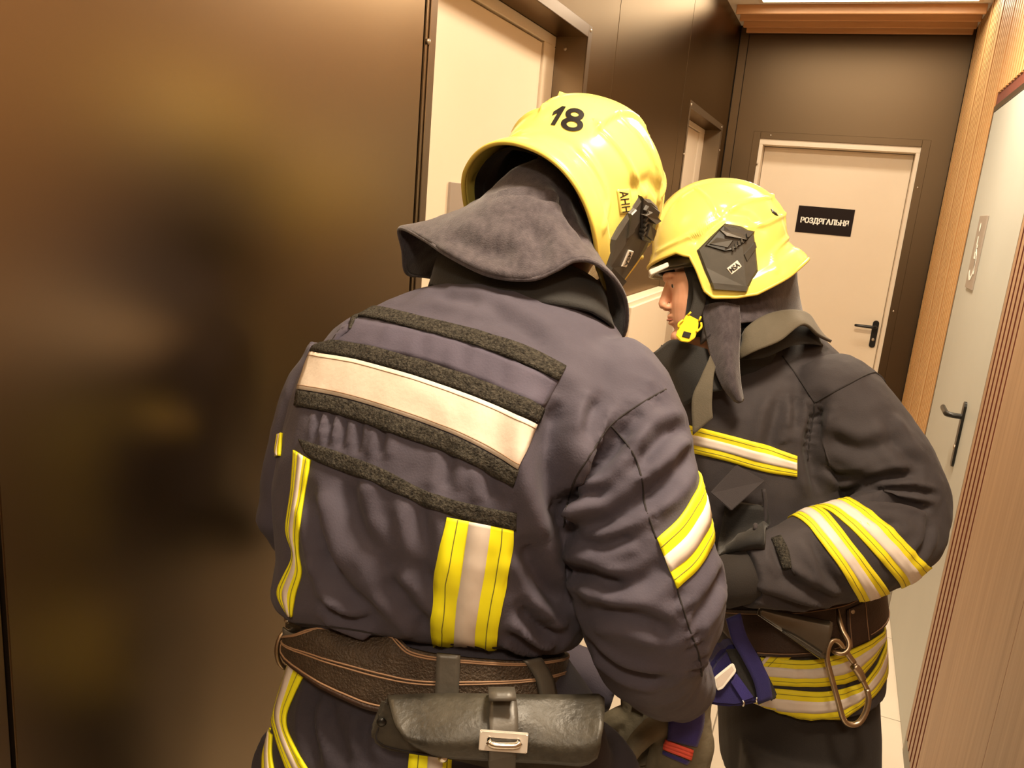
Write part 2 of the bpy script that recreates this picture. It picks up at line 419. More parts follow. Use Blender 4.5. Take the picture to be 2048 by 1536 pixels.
# floor and tiles
fl = box('floor', (-1.1, YB, -.06, .6, YE+.2, -.006), 'grout', None, kind='structure')
tp = .612
ys = [2.2+tp*k for k in range(-8, 6)]
tm = None
for y0 in ys:
    for x0, x1 in ((XL+.002, -.142), (-.138, .46)):
        a, b = max(y0+.002, YB), min(y0+tp-.002, YE)
        if b-a < .05: continue
        box('tile', (x0, a, -.006, x1, b, 0.), 'tile', fl, bevel=.0012)
ce = box('ceiling', (-1.1, YB, CEIL, .6, YE+.2, CEIL+.06), 'ceiling', None, kind='structure')
# wooden fins across the ceiling before the end wall
for i, y in enumerate((4.52, 4.673, 4.828, 4.965)):
    box('ceiling_slat', (-.715, y-.009, 2.655, .425, y+.009, CEIL), 'wood_fin', ce, bevel=.003)
# ceiling lamps
for i, (x, y, sx, sy, p) in enumerate(LAMPS):
    lab = ['square ceiling light panel behind the viewer over the corridor', 'square ceiling light panel above the person with helmet number 18',
           'square ceiling light panel in the middle of the corridor', 'long ceiling light panel just before the wooden ceiling slats'][i]
    e = empty('ceiling_light', (x, y, CEIL), lab, 'light')
    fr = .02
    box('frame', [(x-sx/2-fr, y-sy/2-fr, CEIL-.012, x+sx/2+fr, y-sy/2, CEIL), (x-sx/2-fr, y+sy/2, CEIL-.012, x+sx/2+fr, y+sy/2+fr, CEIL),
                  (x-sx/2-fr, y-sy/2, CEIL-.012, x-sx/2, y+sy/2, CEIL), (x+sx/2, y-sy/2, CEIL-.012, x+sx/2+fr, y+sy/2, CEIL)], 'frame_paint', e)
    box('diffuser', (x-sx/2, y-sy/2, CEIL-.008, x+sx/2, y+sy/2, CEIL-.001), 'lamp', e)
e = empty('spotlight', (-.60, 3.35, CEIL), 'small round warm spotlight on the ceiling beside the dark wall', 'light')
vs, fs = tube([(-.60, 3.35, CEIL), (-.60, 3.35, CEIL-.018)], [.045, .045], 24); obj('ring', mesh('ring', vs, fs, 'black_metal', False), e)
vs, fs = tube([(-.60, 3.35, CEIL-.018), (-.60, 3.35, CEIL-.02)], [.034, .034], 24); obj('lens', mesh('lens', vs, fs, 'lamp', False), e)
# left wall: backing and metal sheets
wl = box('wall_left', (-1.05, YB, 0, -1.0, YE, CEIL), 'dark_gap', None, kind='structure')
def sheet(name, poly, x0, x1, parent, m='panel'):
    return prism(name, [(x1, y, z) for y, z in poly], (x0-x1, 0, 0), m, parent, bevel=.0015)
g = .0025
sheet('panel', [(YB, 0), (.512, 0), (.512, CEIL), (YB, CEIL)], XL-.01, XL, wl)
sheet('panel', [(.518, 0), (1.338, 0), (1.338, CEIL), (.518, CEIL)], XL-.01, XL, wl)
sheet('panel', [(1.344, 0), (1.362, 0), (1.362, 2.10), (2.258, 2.10), (2.258, 0), (2.541, 0), (2.541, CEIL), (1.344, CEIL)], XL-.01, XL, wl)
sheet('panel', [(2.5445, 0), (3.632, 0), (3.632, CEIL), (2.5445, CEIL)], XL-.01, XL, wl)
sheet('panel', [(3.636, 0), (3.80, 0), (3.80, 2.11), (4.80, 2.11), (4.80, 0), (YE, 0), (YE, CEIL), (3.636, CEIL)], XL-.01, XL, wl)
box('mullion', [(-.81, 1.30, 0, XL-.011, 1.345, CEIL), (-.81, .49, 0, XL-.011, .54, CEIL)], 'dark_gap', wl)
def rivet(p, nx, parent, r=.0055, name='rivet', m='rivet'):
    a = Vector(nx)
    t = Vector((0, 0, 1)); b = a.cross(t)
    vs, fs = ellip(p, (t*r, b*r, a*r*.6), 10, 6)
    return obj(name, mesh(name, vs, fs, m), parent)
def side_door(name, y0, y1, top, depth, parent_label, leaf_in=.085):
    """door in the left wall: reveal, white frame, leaf, metal casing strips"""
    d = empty(name, (XL, (y0+y1)/2, 0), kind='structure')
    xf = XL-depth
    pw = .032
    # casing strips proud of the wall
    for nm, b in (('casing', (XL, y0-.006, 0, XL+.003, y0+.018, top+pw)), ('casing', (XL, y1, 0, XL+.003, y1+pw, top+pw)), ('casing', (XL, y0+.018, top, XL+.0032, y1, top+pw))):
        box(nm, b, 'panel_edge', d, bevel=.001)
    # reveal lining
    box('reveal', (xf, y1, 0, XL, y1+.004, top), 'panel', d); box('reveal', (xf, y0-.004, 0, XL, y0, top), 'panel', d); box('reveal', (xf, y0, top, XL, y1, top+.004), 'panel', d)
    # white frame and leaf
    box('frame', [(xf-.05, y0, 0, xf, y0+leaf_in, top-.028), (xf-.05, y1-leaf_in, 0, xf, y1, top-.028), (xf-.05, y0, top-.028, xf, y1, top)], 'frame_paint', d, bevel=.002)
    box('leaf', (xf-.045, y0+leaf_in+.004, .008, xf-.006, y1-leaf_in-.004, top-.032), 'door_paint', d, bevel=.002)
    return d, xf
d1, xf = side_door('door_1', 1.362, 2.252, 2.092, .09, '')
for y, z in ((1.352, 1.905), (1.352, 1.2), (1.352, .6), (2.268, 2.112), (2.268, 1.865), (2.268, 1.2), (1.8, 2.108), (2.2, 2.06)):
    rivet((XL+.003 if y != 2.2 else xf+.03, y if y != 2.2 else 2.25, z), (1, 0, 0) if y != 2.2 else (0, -1, 0), d1)
sg = box('sign_plate', (xf-.006, 1.66, 1.545, xf+.001, 1.90, 1.668), 'sign_taupe', d1, bevel=.001, label='grey sign plate')
d2, xf2 = side_door('door_2', 3.806, 4.79, 2.105, .09, '', .15)
for y, z in ((3.82, 2.118), (4.77, 2.122), (3.80, 1.9), (4.81, 2.0)): rivet((XL+.003, y, z), (1, 0, 0), d2, .007)
# white metal box on the left wall between the doors
cb = empty('wall_cabinet', (XL, 3.3, .75), 'cream metal wall box on the dark wall behind the two helmets', 'cabinet')
box('body', (XL, 2.86, .72, XL+.055, 3.60, 1.31), 'door_paint', cb, bevel=.004)
box('cabinet_door', (XL+.055, 2.88, .74, XL+.067, 3.58, 1.29), 'door_paint', cb, bevel=.003)
vs, fs = tube([(XL+.067, 3.52, 1.05), (XL+.078, 3.52, 1.05)], [.012, .012], 14); obj('lock', mesh('lock', vs, fs, 'black_metal'), cb)
# end wall with a door
we = prism('wall_back', [(-1.05, YE, 0), (-.565, YE, 0), (-.565, YE, 2.105), (.300, YE, 2.105), (.300, YE, 0), (.6, YE, 0), (.6, YE, CEIL), (-1.05, YE, CEIL)], (0, .18, 0), 'dark_gap', None, kind='structure')
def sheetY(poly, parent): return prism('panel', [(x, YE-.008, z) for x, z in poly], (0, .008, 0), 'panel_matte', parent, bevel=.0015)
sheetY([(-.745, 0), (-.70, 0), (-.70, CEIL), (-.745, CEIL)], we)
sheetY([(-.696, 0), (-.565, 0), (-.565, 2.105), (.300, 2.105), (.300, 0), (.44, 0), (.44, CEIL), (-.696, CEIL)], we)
d3 = empty('door_3', (-.13, YE, 0), kind='structure')
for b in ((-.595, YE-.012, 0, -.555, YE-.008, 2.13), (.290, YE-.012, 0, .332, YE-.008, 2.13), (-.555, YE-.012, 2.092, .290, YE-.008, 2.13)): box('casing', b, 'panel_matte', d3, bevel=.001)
box('frame', [(-.565, YE-.004, 0, -.535, YE+.16, 2.06), (.270, YE-.004, 0, .300, YE+.16, 2.06), (-.565, YE-.004, 2.06, .300, YE+.16, 2.105)], 'frame_paint', d3, bevel=.002)
box('leaf', (-.533, YE+.10, .008, .268, YE+.14, 2.057), 'door_paint', d3, bevel=.002)
for x, z in ((-.55, 1.95), (-.50, 2.112), (.31, 1.88), (.31, 1.2), (.312, .5), (-.575, 1.3)): rivet((x, YE-.012, z), (0, -1, 0), d3, .006)
yl = YE+.10
sg = box('sign_plate', (-.290, yl-.004, 1.585, .018, yl, 1.738), 'sign_black', d3, bevel=.0008, label='black sign plate with white lettering')
tmx = text_mesh('РОЗДЯГАЛЬНЯ', 1, .018)
tv = arr(tmx); wdt = tv[:, 0].max()-tv[:, 0].min(); hgt = tv[:, 1].max()-tv[:, 1].min(); cx_ = (tv[:, 0].max()+tv[:, 0].min())/2; cy_ = (tv[:, 1].max()+tv[:, 1].min())/2
for k_, du in enumerate((-.0014, 0, .0014)):
    map_text('lettering', tmx, lambda u, v: Vector((-.136+(u-cx_)/wdt*.262+du, yl-.0046-.0003*k_, 1.655+(v-cy_)/hgt*.040)), 'sign_white', sg)
# lever handle on the end door
def lever(parent, o, along, out, z, plate_h=.16, pw=.03, L=.115, m='black_metal'):
    a, n = Vector(along), Vector(out); c = Vector(o)
    pl = []
    for k in range(24):
        t = 2*math.pi*k/24; dx, dz = math.cos(t), math.sin(t)
        pl.append(c+a*(pw/2*dx)+Vector((0, 0, dz*pw/2+(plate_h/2-pw/2 if dz >= 0 else -(plate_h/2-pw/2))))+n*.008)
    hp = prism('handle_plate', pl, -n*.008, m, parent, bevel=.0008)
    s = c+Vector((0, 0, plate_h*.27))
    vs, fs = tube([s, s+n*.035, s+n*.048+a*.010, s+n*.05+a*.03, s+n*.05+a*(L-.012), s+n*.046+a*L], [.009, .009, .0095, .009, .0085, .007], 12, n=22)
    obj('lever', mesh('lever', vs, fs, m), hp)
    k = c-Vector((0, 0, plate_h*.2))
    vs, fs = tube([k+n*.006, k+n*.011], [.009, .009], 14); obj('keyhole', mesh('keyhole', vs, fs, 'rivet'), hp)
lever(d3, (.238, yl, 1.045), (-1, 0, 0), (0, -1, 0), 1.0, .16, .034, .11)
# right wall: dark red backing, slats, door
XB = XR+.0065
wr = box('wall_right', [(XB, 3.725, 0, XB+.05, YE, CEIL), (XB, YB, 0, XB+.05, 2.63, CEIL), (XB, 2.63, 2.145, XB+.05, 3.725, CEIL)], 'red_back', None, kind='structure')
def slat(y0, y1, z0, z1, m='wood', x0=XR, nm='slat', side='wood_side'):
    o = box(nm, (x0, y0, z0, XB, y1, z1), m, wr); o.data.materials.append(M[side])   # veneered face, stained groove sides
    for p in o.data.polygons: p.material_index = 1 if abs(p.normal.y) > .7 else 0
    return o
pit = .054; wsl = .035
y = 3.728; k = 0
while y+wsl < 4.985:
    slat(y, y+wsl, .075, CEIL-.002, 'wood', XR-(.002 if k % 7 == 6 else 0)); y += pit; k += 1
y = 2.634
while y+wsl < 3.722:
    slat(y, y+wsl, 2.19, CEIL-.002); y += pit
y = 2.628
for k in range(5):
    slat(y-wsl, y, .068, CEIL-.002, 'wood_pale', side='red_back'); y -= pit
yb = y+.004
for w_ in (.62, .62, .62, .62, .62, .62, .62, .62):
    y1 = yb; y0 = max(yb-w_+.002, YB)
    if y1-y0 > .05: slat(y0, y1, .068, CEIL-.002, 'wood_pale', nm='board', side='red_back')
    yb -= w_
bbR = box('baseboard_right', [(XR+.002, YB, 0, XB, 2.632, .066), (XR+.002, 3.722, 0, XB, YE, .072)], 'baseboard', None, kind='structure')
d4 = empty('door_4', (XB, 3.18, 0), kind='structure')
box('frame', [(XB-.004, 2.632, 0, XB+.05, 2.65, 2.122), (XB-.004, 3.704, 0, XB+.05, 3.723, 2.122), (XB-.004, 2.632, 2.122, XB+.05, 3.723, 2.143)], 'panel_edge', d4)
box('leaf', (XB-.003, 2.652, .006, XB+.04, 3.702, 2.12), 'door_grey', d4, bevel=.002)
xs = XB-.003
sg = box('sign_plate', (xs-.006, 3.262, 1.462, xs, 3.44, 1.724), 'sign_taupe', d4, bevel=.001, label='taupe sign plate with a white wheelchair symbol')
# wheelchair pictogram
xo = xs-.0065; cy, cz, s = 3.351, 1.595, .088
def flatstroke(name, pts, wd):
    V = []; n = len(pts)
    for i, (a, b) in enumerate(pts):
        p, q = pts[max(0, i-1)], pts[min(n-1, i+1)]; t = Vector((q[0]-p[0], q[1]-p[1])).normalized(); nn = Vector((-t.y, t.x))*wd/2
        V += [(xo, a+nn.x, b+nn.y), (xo, a-nn.x, b-nn.y), (xo-.0008, a+nn.x, b+nn.y), (xo-.0008, a-nn.x, b-nn.y)]
    F = []
    for i in range(n-1):
        o = i*4; F += [(o, o+1, o+5, o+4), (o+2, o+6, o+7, o+3), (o, o+4, o+6, o+2), (o+1, o+3, o+7, o+5)]
    return V, F
arc = [(cy+.052*math.cos(t)+.008, cz-.045+.052*math.sin(t)) for t in np.linspace(math.radians(75), math.radians(330), 22)]
st = [flatstroke('', arc, .014), flatstroke('', [(cy+.01, cz+.055), (cy+.008, cz-.02), (cy-.035, cz-.02), (cy-.052, cz-.075), (cy-.072, cz-.07)], .015), flatstroke('', [(cy+.01, cz+.02), (cy-.03, cz+.02)], .012)]
dot = [(xo-.0008, cy+.012+.016*math.cos(t), cz+.088+.016*math.sin(t)) for t in np.linspace(0, 2*math.pi, 20, endpoint=False)]
st.append((dot, [tuple(range(20))]))
V, F = merge(st); obj('wheelchair_symbol', mesh('wheelchair_symbol', V, F, 'sign_white', False), sg)
lever(d4, (xs, 2.885, 1.02), (0, 1, 0), (-1, 0, 0), 1.0, .22, .034, .125)
# wall behind the viewer
box('wall_front', (-1.05, YB-.05, 0, .6, YB, CEIL), 'panel', None, kind='structure')
#PART3
# ------------------------------------------------------------------ helmets (built in a head frame: x forward, y wearer's left, z up)
def zlow(x):
    pts = [(-.20, -.004), (-.160, -.006), (-.045, -.102), (-.02, -.108), (.020, -.108), (.036, -.094), (.050, -.055), (.064, -.026), (.080, -.018), (.14, -.036)]
    for (a, za), (b, zb) in zip(pts, pts[1:]):
        if a <= x <= b: return za+(zb-za)*(x-a)/(b-a)
    return pts[0][1] if x < pts[0][0] else pts[-1][1]
def sst(a, b, x):
    t = min(1, max(0, (x-a)/(b-a))); return t*t*(3-2*t)
RIDGES = [([(.119, -.011), (.049, .014), (-.030, .070), (-.104, .093)], .0060, .0040), ([(-.044, .022), (-.082, .032), (-.115, .052), (-.132, .062)], .0048, .0040),
          ([(-.137, .018), (-.105, -.010), (-.093, -.024), (-.093, -.060)], .0042, .0040), ([(.045, .110), (.020, .070), (.010, .045)], .0030, .004), ([(.050, .000), (.000, .052), (-.045, .044), (-.070, .018)], -.0065, .010)]
def shell_grid(scale=1., nphi=240, nv=72, relief=True):
    R = []
    af, ab, bw, zt, z0 = .130*scale, .136*scale, .122*scale, .135*scale, .010
    for j in range(nv+1):
        v = j/nv; row = []
        for i in range(nphi):
            ph = 2*math.pi*i/nphi; c, s = math.cos(ph), math.sin(ph)
            ex = 2/2.25
            ux = math.copysign(abs(c)**ex, c); uy = math.copysign(abs(s)**ex, s)
            xe = ux*(af if c > 0 else ab)-.004
            zl = zlow(xe if abs(c) < .999 else xe)
            # go from the crown down to the lower edge: angle for the dome, then straight walls
            lt = (zt-z0)*1.35; ll = max(0, z0-zl); L = lt+ll; d = v*L
            if d < lt:
                th = d/lt*math.pi/2; rr = math.sin(th)**.92; z = z0+(zt-z0)*math.cos(th)
            else:
                z = z0-(d-lt); rr = 1.
            x, y = ux*(af if c > 0 else ab)*rr-.004-.012*(1-rr)*0, uy*bw*rr
            n = Vector((x/af/af, y/bw/bw, max(0, z-z0)/zt/zt)).normalized() if (x or y or z) else Vector((0, 0, 1))
            p = Vector((x, y, z))
            if z < z0: # sides draw in a little
                k = (z0-z)/.12; p.y *= 1-.07*k*k
            # rear flare
            if c < 0:
                k = sst(.0, -.6, c)*sst(.80, 1., v); p.x -= .034*k*scale; p.y *= 1+.07*k
            # front brim
            if c > .5: p.x += .008*sst(.85, 1., v)
            if relief:
                ay = abs(p.y)
                # central crest, stepped edges, from brow to nape
                crest = (1-sst(.046, .051, ay))*sst(.03, .07, z)
                p += n*.0070*crest
                if ay > .035:
                    for poly, hgt_, wd_ in RIDGES:
                        dmin = 1.
                        for (xa, za), (xb_, zb_) in zip(poly, poly[1:]):
                            dx_, dz_ = xb_-xa, zb_-za; t_ = min(1, max(0, ((p.x-xa)*dx_+(z-za)*dz_)/(dx_*dx_+dz_*dz_)))
                            dmin = min(dmin, math.hypot(p.x-xa-t_*dx_, z-za-t_*dz_))
                        p += n*hgt_*math.exp(-(dmin/wd_)**2)*sst(.035, .05, ay)
                # lip round the lower edge at the back
                lip = sst(.885, .90, v)*sst(.30, .15, c)
                p += n*.0040*lip
            row.append(p)
        R.append(row)
    return R
def helmet(parent, mw, which):
    """mw: head frame to world"""
    R = shell_grid(); vs, fs = loft(R, cap=False)
    inner = shell_grid(.935, relief=False); vi, fi = loft(inner, cap=False)
    n = 240; nv = 72
    # shell: outer + inner skin joined at the edge
    V = vs+[v+(v.normalized()*-.004) for v in vs]; o = len(vs); F = list(fs)+[tuple(reversed([i+o for i in f])) for f in fs]
    for j in range(n):
        a, b = nv*n+j, nv*n+(j+1) % n; F.append((a, b, o+b, o+a))
    V = [mw @ v for v in V]
    me = mesh('helmet', V, F, 'helmet'); sh = obj('helmet', me, parent)
    bm = bmesh.new(); bm.from_mesh(me); bmesh.ops.remove_doubles(bm, verts=bm.verts[:], dist=.00005); bmesh.ops.recalc_face_normals(bm, faces=bm.faces); bm.to_mesh(me); bm.free()
    me.polygons.foreach_set('use_smooth', [True]*len(me.polygons))
    lin = mesh('liner', [mw @ (v*.985 if v.z > zlow(v.x)+.012 else v*.985+Vector((0, 0, .006))) for v in vi], fi, 'helmet_inner'); obj('liner', lin, sh)
    # rim bead along the lower edge
    edge = [mw @ (p+Vector((0, 0, -.001))) for p in R[-1]]
    V, F = ctube(edge, .0035, 8); obj('rim', mesh('rim', V, F, 'helmet_rim'), sh)
    bv = bvh_of(me)
    def side(x, z, s, off=0.):
        """point on the outer side of the shell"""
        a = mw @ Vector((x, s*.30, z)); d = (mw.to_3x3() @ Vector((0, -s, 0))).normalized()
        l, nr, i, dd = bv.ray_cast(a, d)
        if l is None: l, nr, i, dd = bv.find_nearest(mw @ Vector((x, s*.112, z)))
        return l-d*off
    def plate(name, poly, s, t0, t1, m, par):
        pts = [side(x, z, s, 0) for x, z in poly]; d = (mw.to_3x3() @ Vector((0, s, 0))).normalized()
        c = sum(pts, Vector())/len(pts)
        bm = bmesh.new(); k = len(pts)
        lo = [bm.verts.new(p+d*t0) for p in pts]; hi = [bm.verts.new(p*.93+c*.07+d*t1) for p in pts]; mid = [bm.verts.new(p+d*(t1*.7+t0*.3)) for p in pts]
        bm.faces.new(hi); bm.faces.new(lo[::-1])
        for i in range(k):
            j = (i+1) % k; bm.faces.new((lo[i], lo[j], mid[j], mid[i])); bm.faces.new((mid[i], mid[j], hi[j], hi[i]))
        bmesh.ops.recalc_face_normals(bm, faces=bm.faces)
        m2 = bpy.data.meshes.new(name); bm.to_mesh(m2); bm.free(); m2.materials.append(M[m])
        return obj(name, m2, par)
    for s in (1, -1):
        # big black side plate with rounded foot
        pl = [(.051, -.019), (.026, .006), (.000, .030), (-.030, .024), (-.054, .012), (-.058, -.019), (-.062, -.060), (-.041, -.096), (.024, -.090), (.038, -.055)]
        plate('side_plate', pl, s, -.008, .006, 'plastic_black', sh)
        plate('plate_foot', [(.026, -.082), (-.044, -.090), (-.040, -.100), (.022, -.095)], s, -.006, .010, 'plastic_black', sh)
        plate('bracket_rail', [(.037, -.012), (.004, .026), (-.056, .014), (-.036, -.008), (-.012, -.022), (.002, -.024)], s, .000, .009, 'plastic_dark2', sh)
        plate('bracket_clip', [(.012, .016), (-.030, .008), (-.040, -.004), (.000, .004)], s, .005, .014, 'leather_strap', sh)
        plate('bracket_clip', [(.030, -.010), (.016, .002), (-.014, -.004), (-.004, -.018)], s, .005, .012, 'plastic_black', sh)
        for k in range(6):
            x = -.012-.0055*k; z = -.024+.0050*k
            plate('bracket_tooth', [(x, z), (x+.001, z+.008), (x-.0022, z+.009), (x-.0035, z+.001)], s, .004, .012, 'plastic_black', sh)
        plate('plate_rib', [(-.034, -.030), (-.056, -.006), (-.059, -.016), (-.040, -.044)], s, .002, .009, 'plastic_black', sh)
        # badge with letters
        ux = Vector((-.80, .60)); uz = Vector((.55, .83))
        if s > 0: ub, vb = Vector((-.78, .62)), Vector((.62, .78))
        else: ub, vb = Vector((.35, -.94))*1.0, Vector((.94, .35))
        cb_ = Vector((-.017, -.054)) if s > 0 else Vector((-.006, -.060))
        bw_, bh_ = .0125, .0075
        quad = [cb_+ub*a*bw_+vb*b*bh_ for a, b in ((-1, -1), (1, -1), (1, 1), (-1, 1))]
        bd = plate('badge', [tuple(q) for q in quad], s, .003, .0072, 'badge', sh)
        d = (mw.to_3x3() @ Vector((0, s, 0))).normalized(); base = side(cb_.x, cb_.y, s, 0)
        tm_ = text_mesh('MSA', 1, .03); tv = arr(tm_); W = np.ptp(tv[:, 0]); H = np.ptp(tv[:, 1]); mx_, my_ = (tv[:, 0].max()+tv[:, 0].min())/2, (tv[:, 1].max()+tv[:, 1].min())/2
        rot = mw.to_3x3()
        def place(u, v):
            q = ub*((u-mx_)/W*.0205)+vb*((v-my_)/H*.0095)
            return base+rot @ Vector((q.x, 0, q.y))+d*.0077
        map_text('badge_letters', tm_, place, 'plastic_dark2', sh)
    return sh, bv, me
# frames
H2C = P(1430, 500, 1.63)
hx = (-CR*.995+FWD*.10).normalized(); hz = CU.copy(); hz = (hz-hx*hz.dot(hx)).normalized(); hy = hz.cross(hx)
MW2 = Matrix(((hx.x, hy.x, hz.x, H2C.x), (hx.y, hy.y, hz.y, H2C.y), (hx.z, hy.z, hz.z, H2C.z), (0, 0, 0, 1)))
f1 = Vector((.081, .892, -.444)).normalized(); l1 = Vector((-.952, .201, .230)); l1 = (l1-f1*l1.dot(f1)).normalized(); u1 = f1.cross(l1); H1C = P(1155, 396, 1.204)
MW1 = Matrix(((f1.x, l1.x, u1.x, H1C.x), (f1.y, l1.y, u1.y, H1C.y), (f1.z, l1.z, u1.z, H1C.z), (0, 0, 0, 1)))

# ------------------------------------------------------------------ body builders
def ring(pl, dl, pr, dr, thick, lift=0., n=40, ex=2.4, back=None):
    """horizontal section between two silhouette points; thick = half depth"""
    a, b = P(*pl, dl), P(*pr, dr); c = (a+b)/2; ax = (b-a)/2
    t = Vector((0, 0, 1)).cross(ax).normalized()     # away from the camera
    out = []
    for k in range(n):
        u = 2*math.pi*k/n; cs, sn = math.cos(u), math.sin(u)
        e = 2/ex
        th = thick if sn > 0 or back is None else back
        out.append(c+ax*math.copysign(abs(cs)**e, cs)+t*(th*math.copysign(abs(sn)**e, sn))-Vector((0, 0, lift*sn)))
    return out
def rings_spline(R, n):
    """interpolate a stack of rings"""
    k = len(R[0]); out = [[] for _ in range(n)]
    for j in range(k):
        for i, p in enumerate(catmull([tuple(r[j]) for r in R], n)): out[i].append(Vector(p))
    return out
def hand_parts(wrist, dirv, side, nrm, curl=.5, size=1., spread=.0):
    """palm, four fingers of different length and a thumb; dirv = towards fingertips, side = towards thumb, nrm = palm normal"""
    d, s, n = Vector(dirv).normalized(), Vector(side), Vector(nrm); s = (s-d*s.dot(d)).normalized(); n = d.cross(s).normalized() if n.dot(d.cross(s)) > 0 else s.cross(d).normalized()
    w = Vector(wrist); parts = []
    k = size
    parts.append(tube([w-d*.03*k, w+d*.01*k, w+d*.05*k, w+d*.085*k], [.030*k, .031*k, .043*k, .042*k], 16, flat=.55, n=10, up=n))
    for i, (off, ln) in enumerate(((.032, .072), (.011, .080), (-.011, .076), (-.031, .060))):
        b = w+d*.08*k+s*off*k; t = (d+s*off*spread*8).normalized()
        p1 = b+t*ln*.42*k; a = curl; t2 = (t*math.cos(a)+n*math.sin(a)); p2 = p1+t2*ln*.33*k; t3 = (t*math.cos(2*a)+n*math.sin(2*a)); p3 = p2+t3*ln*.28*k
        parts.append(tube([b-t*.02, b, p1, p2, p3], [.0105*k, .0115*k, .0115*k, .0105*k, .0085*k], 10, n=12))
    b = w+d*.022*k+s*.028*k; t = (d*.6+s*.75+n*.35).normalized()
    parts.append(tube([b-s*.015, b+t*.02*k, b+t*.045*k, b+(t*.065+d*.012)*k], [.016*k, .0155*k, .0135*k, .010*k], 10, n=12))
    return parts
def boot(parent, foot, fdir, m='boot'):
    f = Vector(fdir); f.z = 0; f.normalize(); o = Vector(foot); o.z = 0
    z = Vector((0, 0, 1)); s = z.cross(f)
    parts = [tube([o+z*.34-f*.01, o+z*.2-f*.01, o+z*.1, o+z*.06+f*.02], [.068, .064, .062, .058], 20, n=10)]
    R = []
    for t, hw, h in ((-.085, .030, .055), (-.06, .042, .075), (0, .043, .085), (.08, .048, .072), (.14, .047, .058), (.18, .034, .045), (.195, .015, .03)):
        R.append([o+f*t+s*hw*math.copysign(abs(math.cos(u))**.7, math.cos(u))+z*(h/2+h/2*math.copysign(abs(math.sin(u))**.7, math.sin(u))) for u in [2*math.pi*k/20 for k in range(20)]])
    parts.append(loft(R))
    me = solid(parts, .006, 3); co = arr(me); co[:, 2] = np.maximum(co[:, 2], .012); setco(me, co); me.materials.append(M[m])
    b = obj('boot', me, parent)
    R = []
    for zz in (0, .014):
        R.append([o+f*(.055+.148*math.copysign(abs(math.cos(u))**.75, math.cos(u)))+s*.050*math.copysign(abs(math.sin(u))**.8, math.sin(u))+z*zz for u in [2*math.pi*k/28 for k in range(28)]])
    vs, fs = loft(R); obj('sole', mesh('sole', vs, fs, 'strap_black', False), b)
    return b
#PART4
# ------------------------------------------------------------------ person with helmet 18 (back to the viewer)
hipc = P(880, 1470, 1.06)
A = empty('person', (hipc.x, hipc.y, 0), 'person in dark turnout gear and yellow helmet numbered 18, back to the viewer', 'person')
fA = Vector((.18, .98, 0)).normalized(); sA = Vector((fA.y, -fA.x, 0))   # facing, right side
# jacket
T = [ring((985, 545), 1.13, (1165, 585), 1.06, .085),
     ring((860, 575), 1.12, (1215, 650), 1.02, .105),
     ring((715, 635), 1.12, (1262, 735), .985, .125),
     ring((645, 720), 1.125, (1270, 820), .965, .138),
     ring((612, 830), 1.13, (1215, 925), .955, .145),
     ring((598, 950), 1.13, (1150, 1030), .955, .145),
     ring((590, 1075), 1.12, (1150, 1138), .98, .138, .01),
     ring((566, 1175), 1.10, (1172, 1218), 1.0, .125, .03),
     ring((584, 1222), 1.09, (1160, 1284), 1.02, .110, .045),
     ring((600, 1238), 1.09, (1112, 1298), 1.025, .092, .045)]
parts = [loft(rings_spline(T, 40))]
rarm = [(P(1195, 775, 1.03), .078), (P(1220, 815, 1.005), .086), (P(1256, 940, .965), .079), (P(1278, 1080, .945), .084), (P(1300, 1210, .945), .086), (P(1298, 1300, .975), .066), (P(1330, 1345, 1.06), .058), (P(1366, 1375, 1.16), .048)]
parts.append(tube([a for a, r in rarm], [r for a, r in rarm], 28, n=34))
larm = [(P(690, 735, 1.13), .060), (P(645, 800, 1.135), .058), (P(607, 900, 1.14), .052), (P(586, 1000, 1.145), .045), (P(592, 1060, 1.16), .042), (P(760, 1150, 1.32), .046), (P(1000, 1280, 1.36), .045), (P(1230, 1375, 1.32), .042)]
parts.append(tube([a for a, r in larm], [r for a, r in larm], 22, n=40))
me = solid(parts, .0050, 7)
wrinkle(me, .0042, 9, 3., (1, 1, .75)); wrinkle(me, .0022, 22, 8., (1, 1, .8))
def puckers(poly, gap, ln, dep, wid):
    n = max(3, int(sum(math.dist(poly[i], poly[i+1]) for i in range(len(poly)-1))/gap)); c = catmull(poly, n); out = []
    for i in range(1, n-1):
        t = np.array(c[i+1])-np.array(c[i-1]); t /= np.linalg.norm(t); q = np.array((-t[1], t[0])); k = ln*random.uniform(.6, 1.2); a = np.array(c[i])
        out.append(([tuple(a-q*k+t*random.uniform(-4, 4)), tuple(a), tuple(a+q*k+t*random.uniform(-4, 4))], dep*random.uniform(.5, 1.2), wid))
    return out
SEAM_A = [[(1332, 778), (1280, 808), (1222, 850), (1182, 908), (1150, 960), (1134, 1010), (1127, 1055)], [(1222, 852), (1262, 900), (1283, 955), (1290, 1010), (1312, 1077)], [(1354, 1178), (1378, 1255), (1398, 1310), (1404, 1352)]]
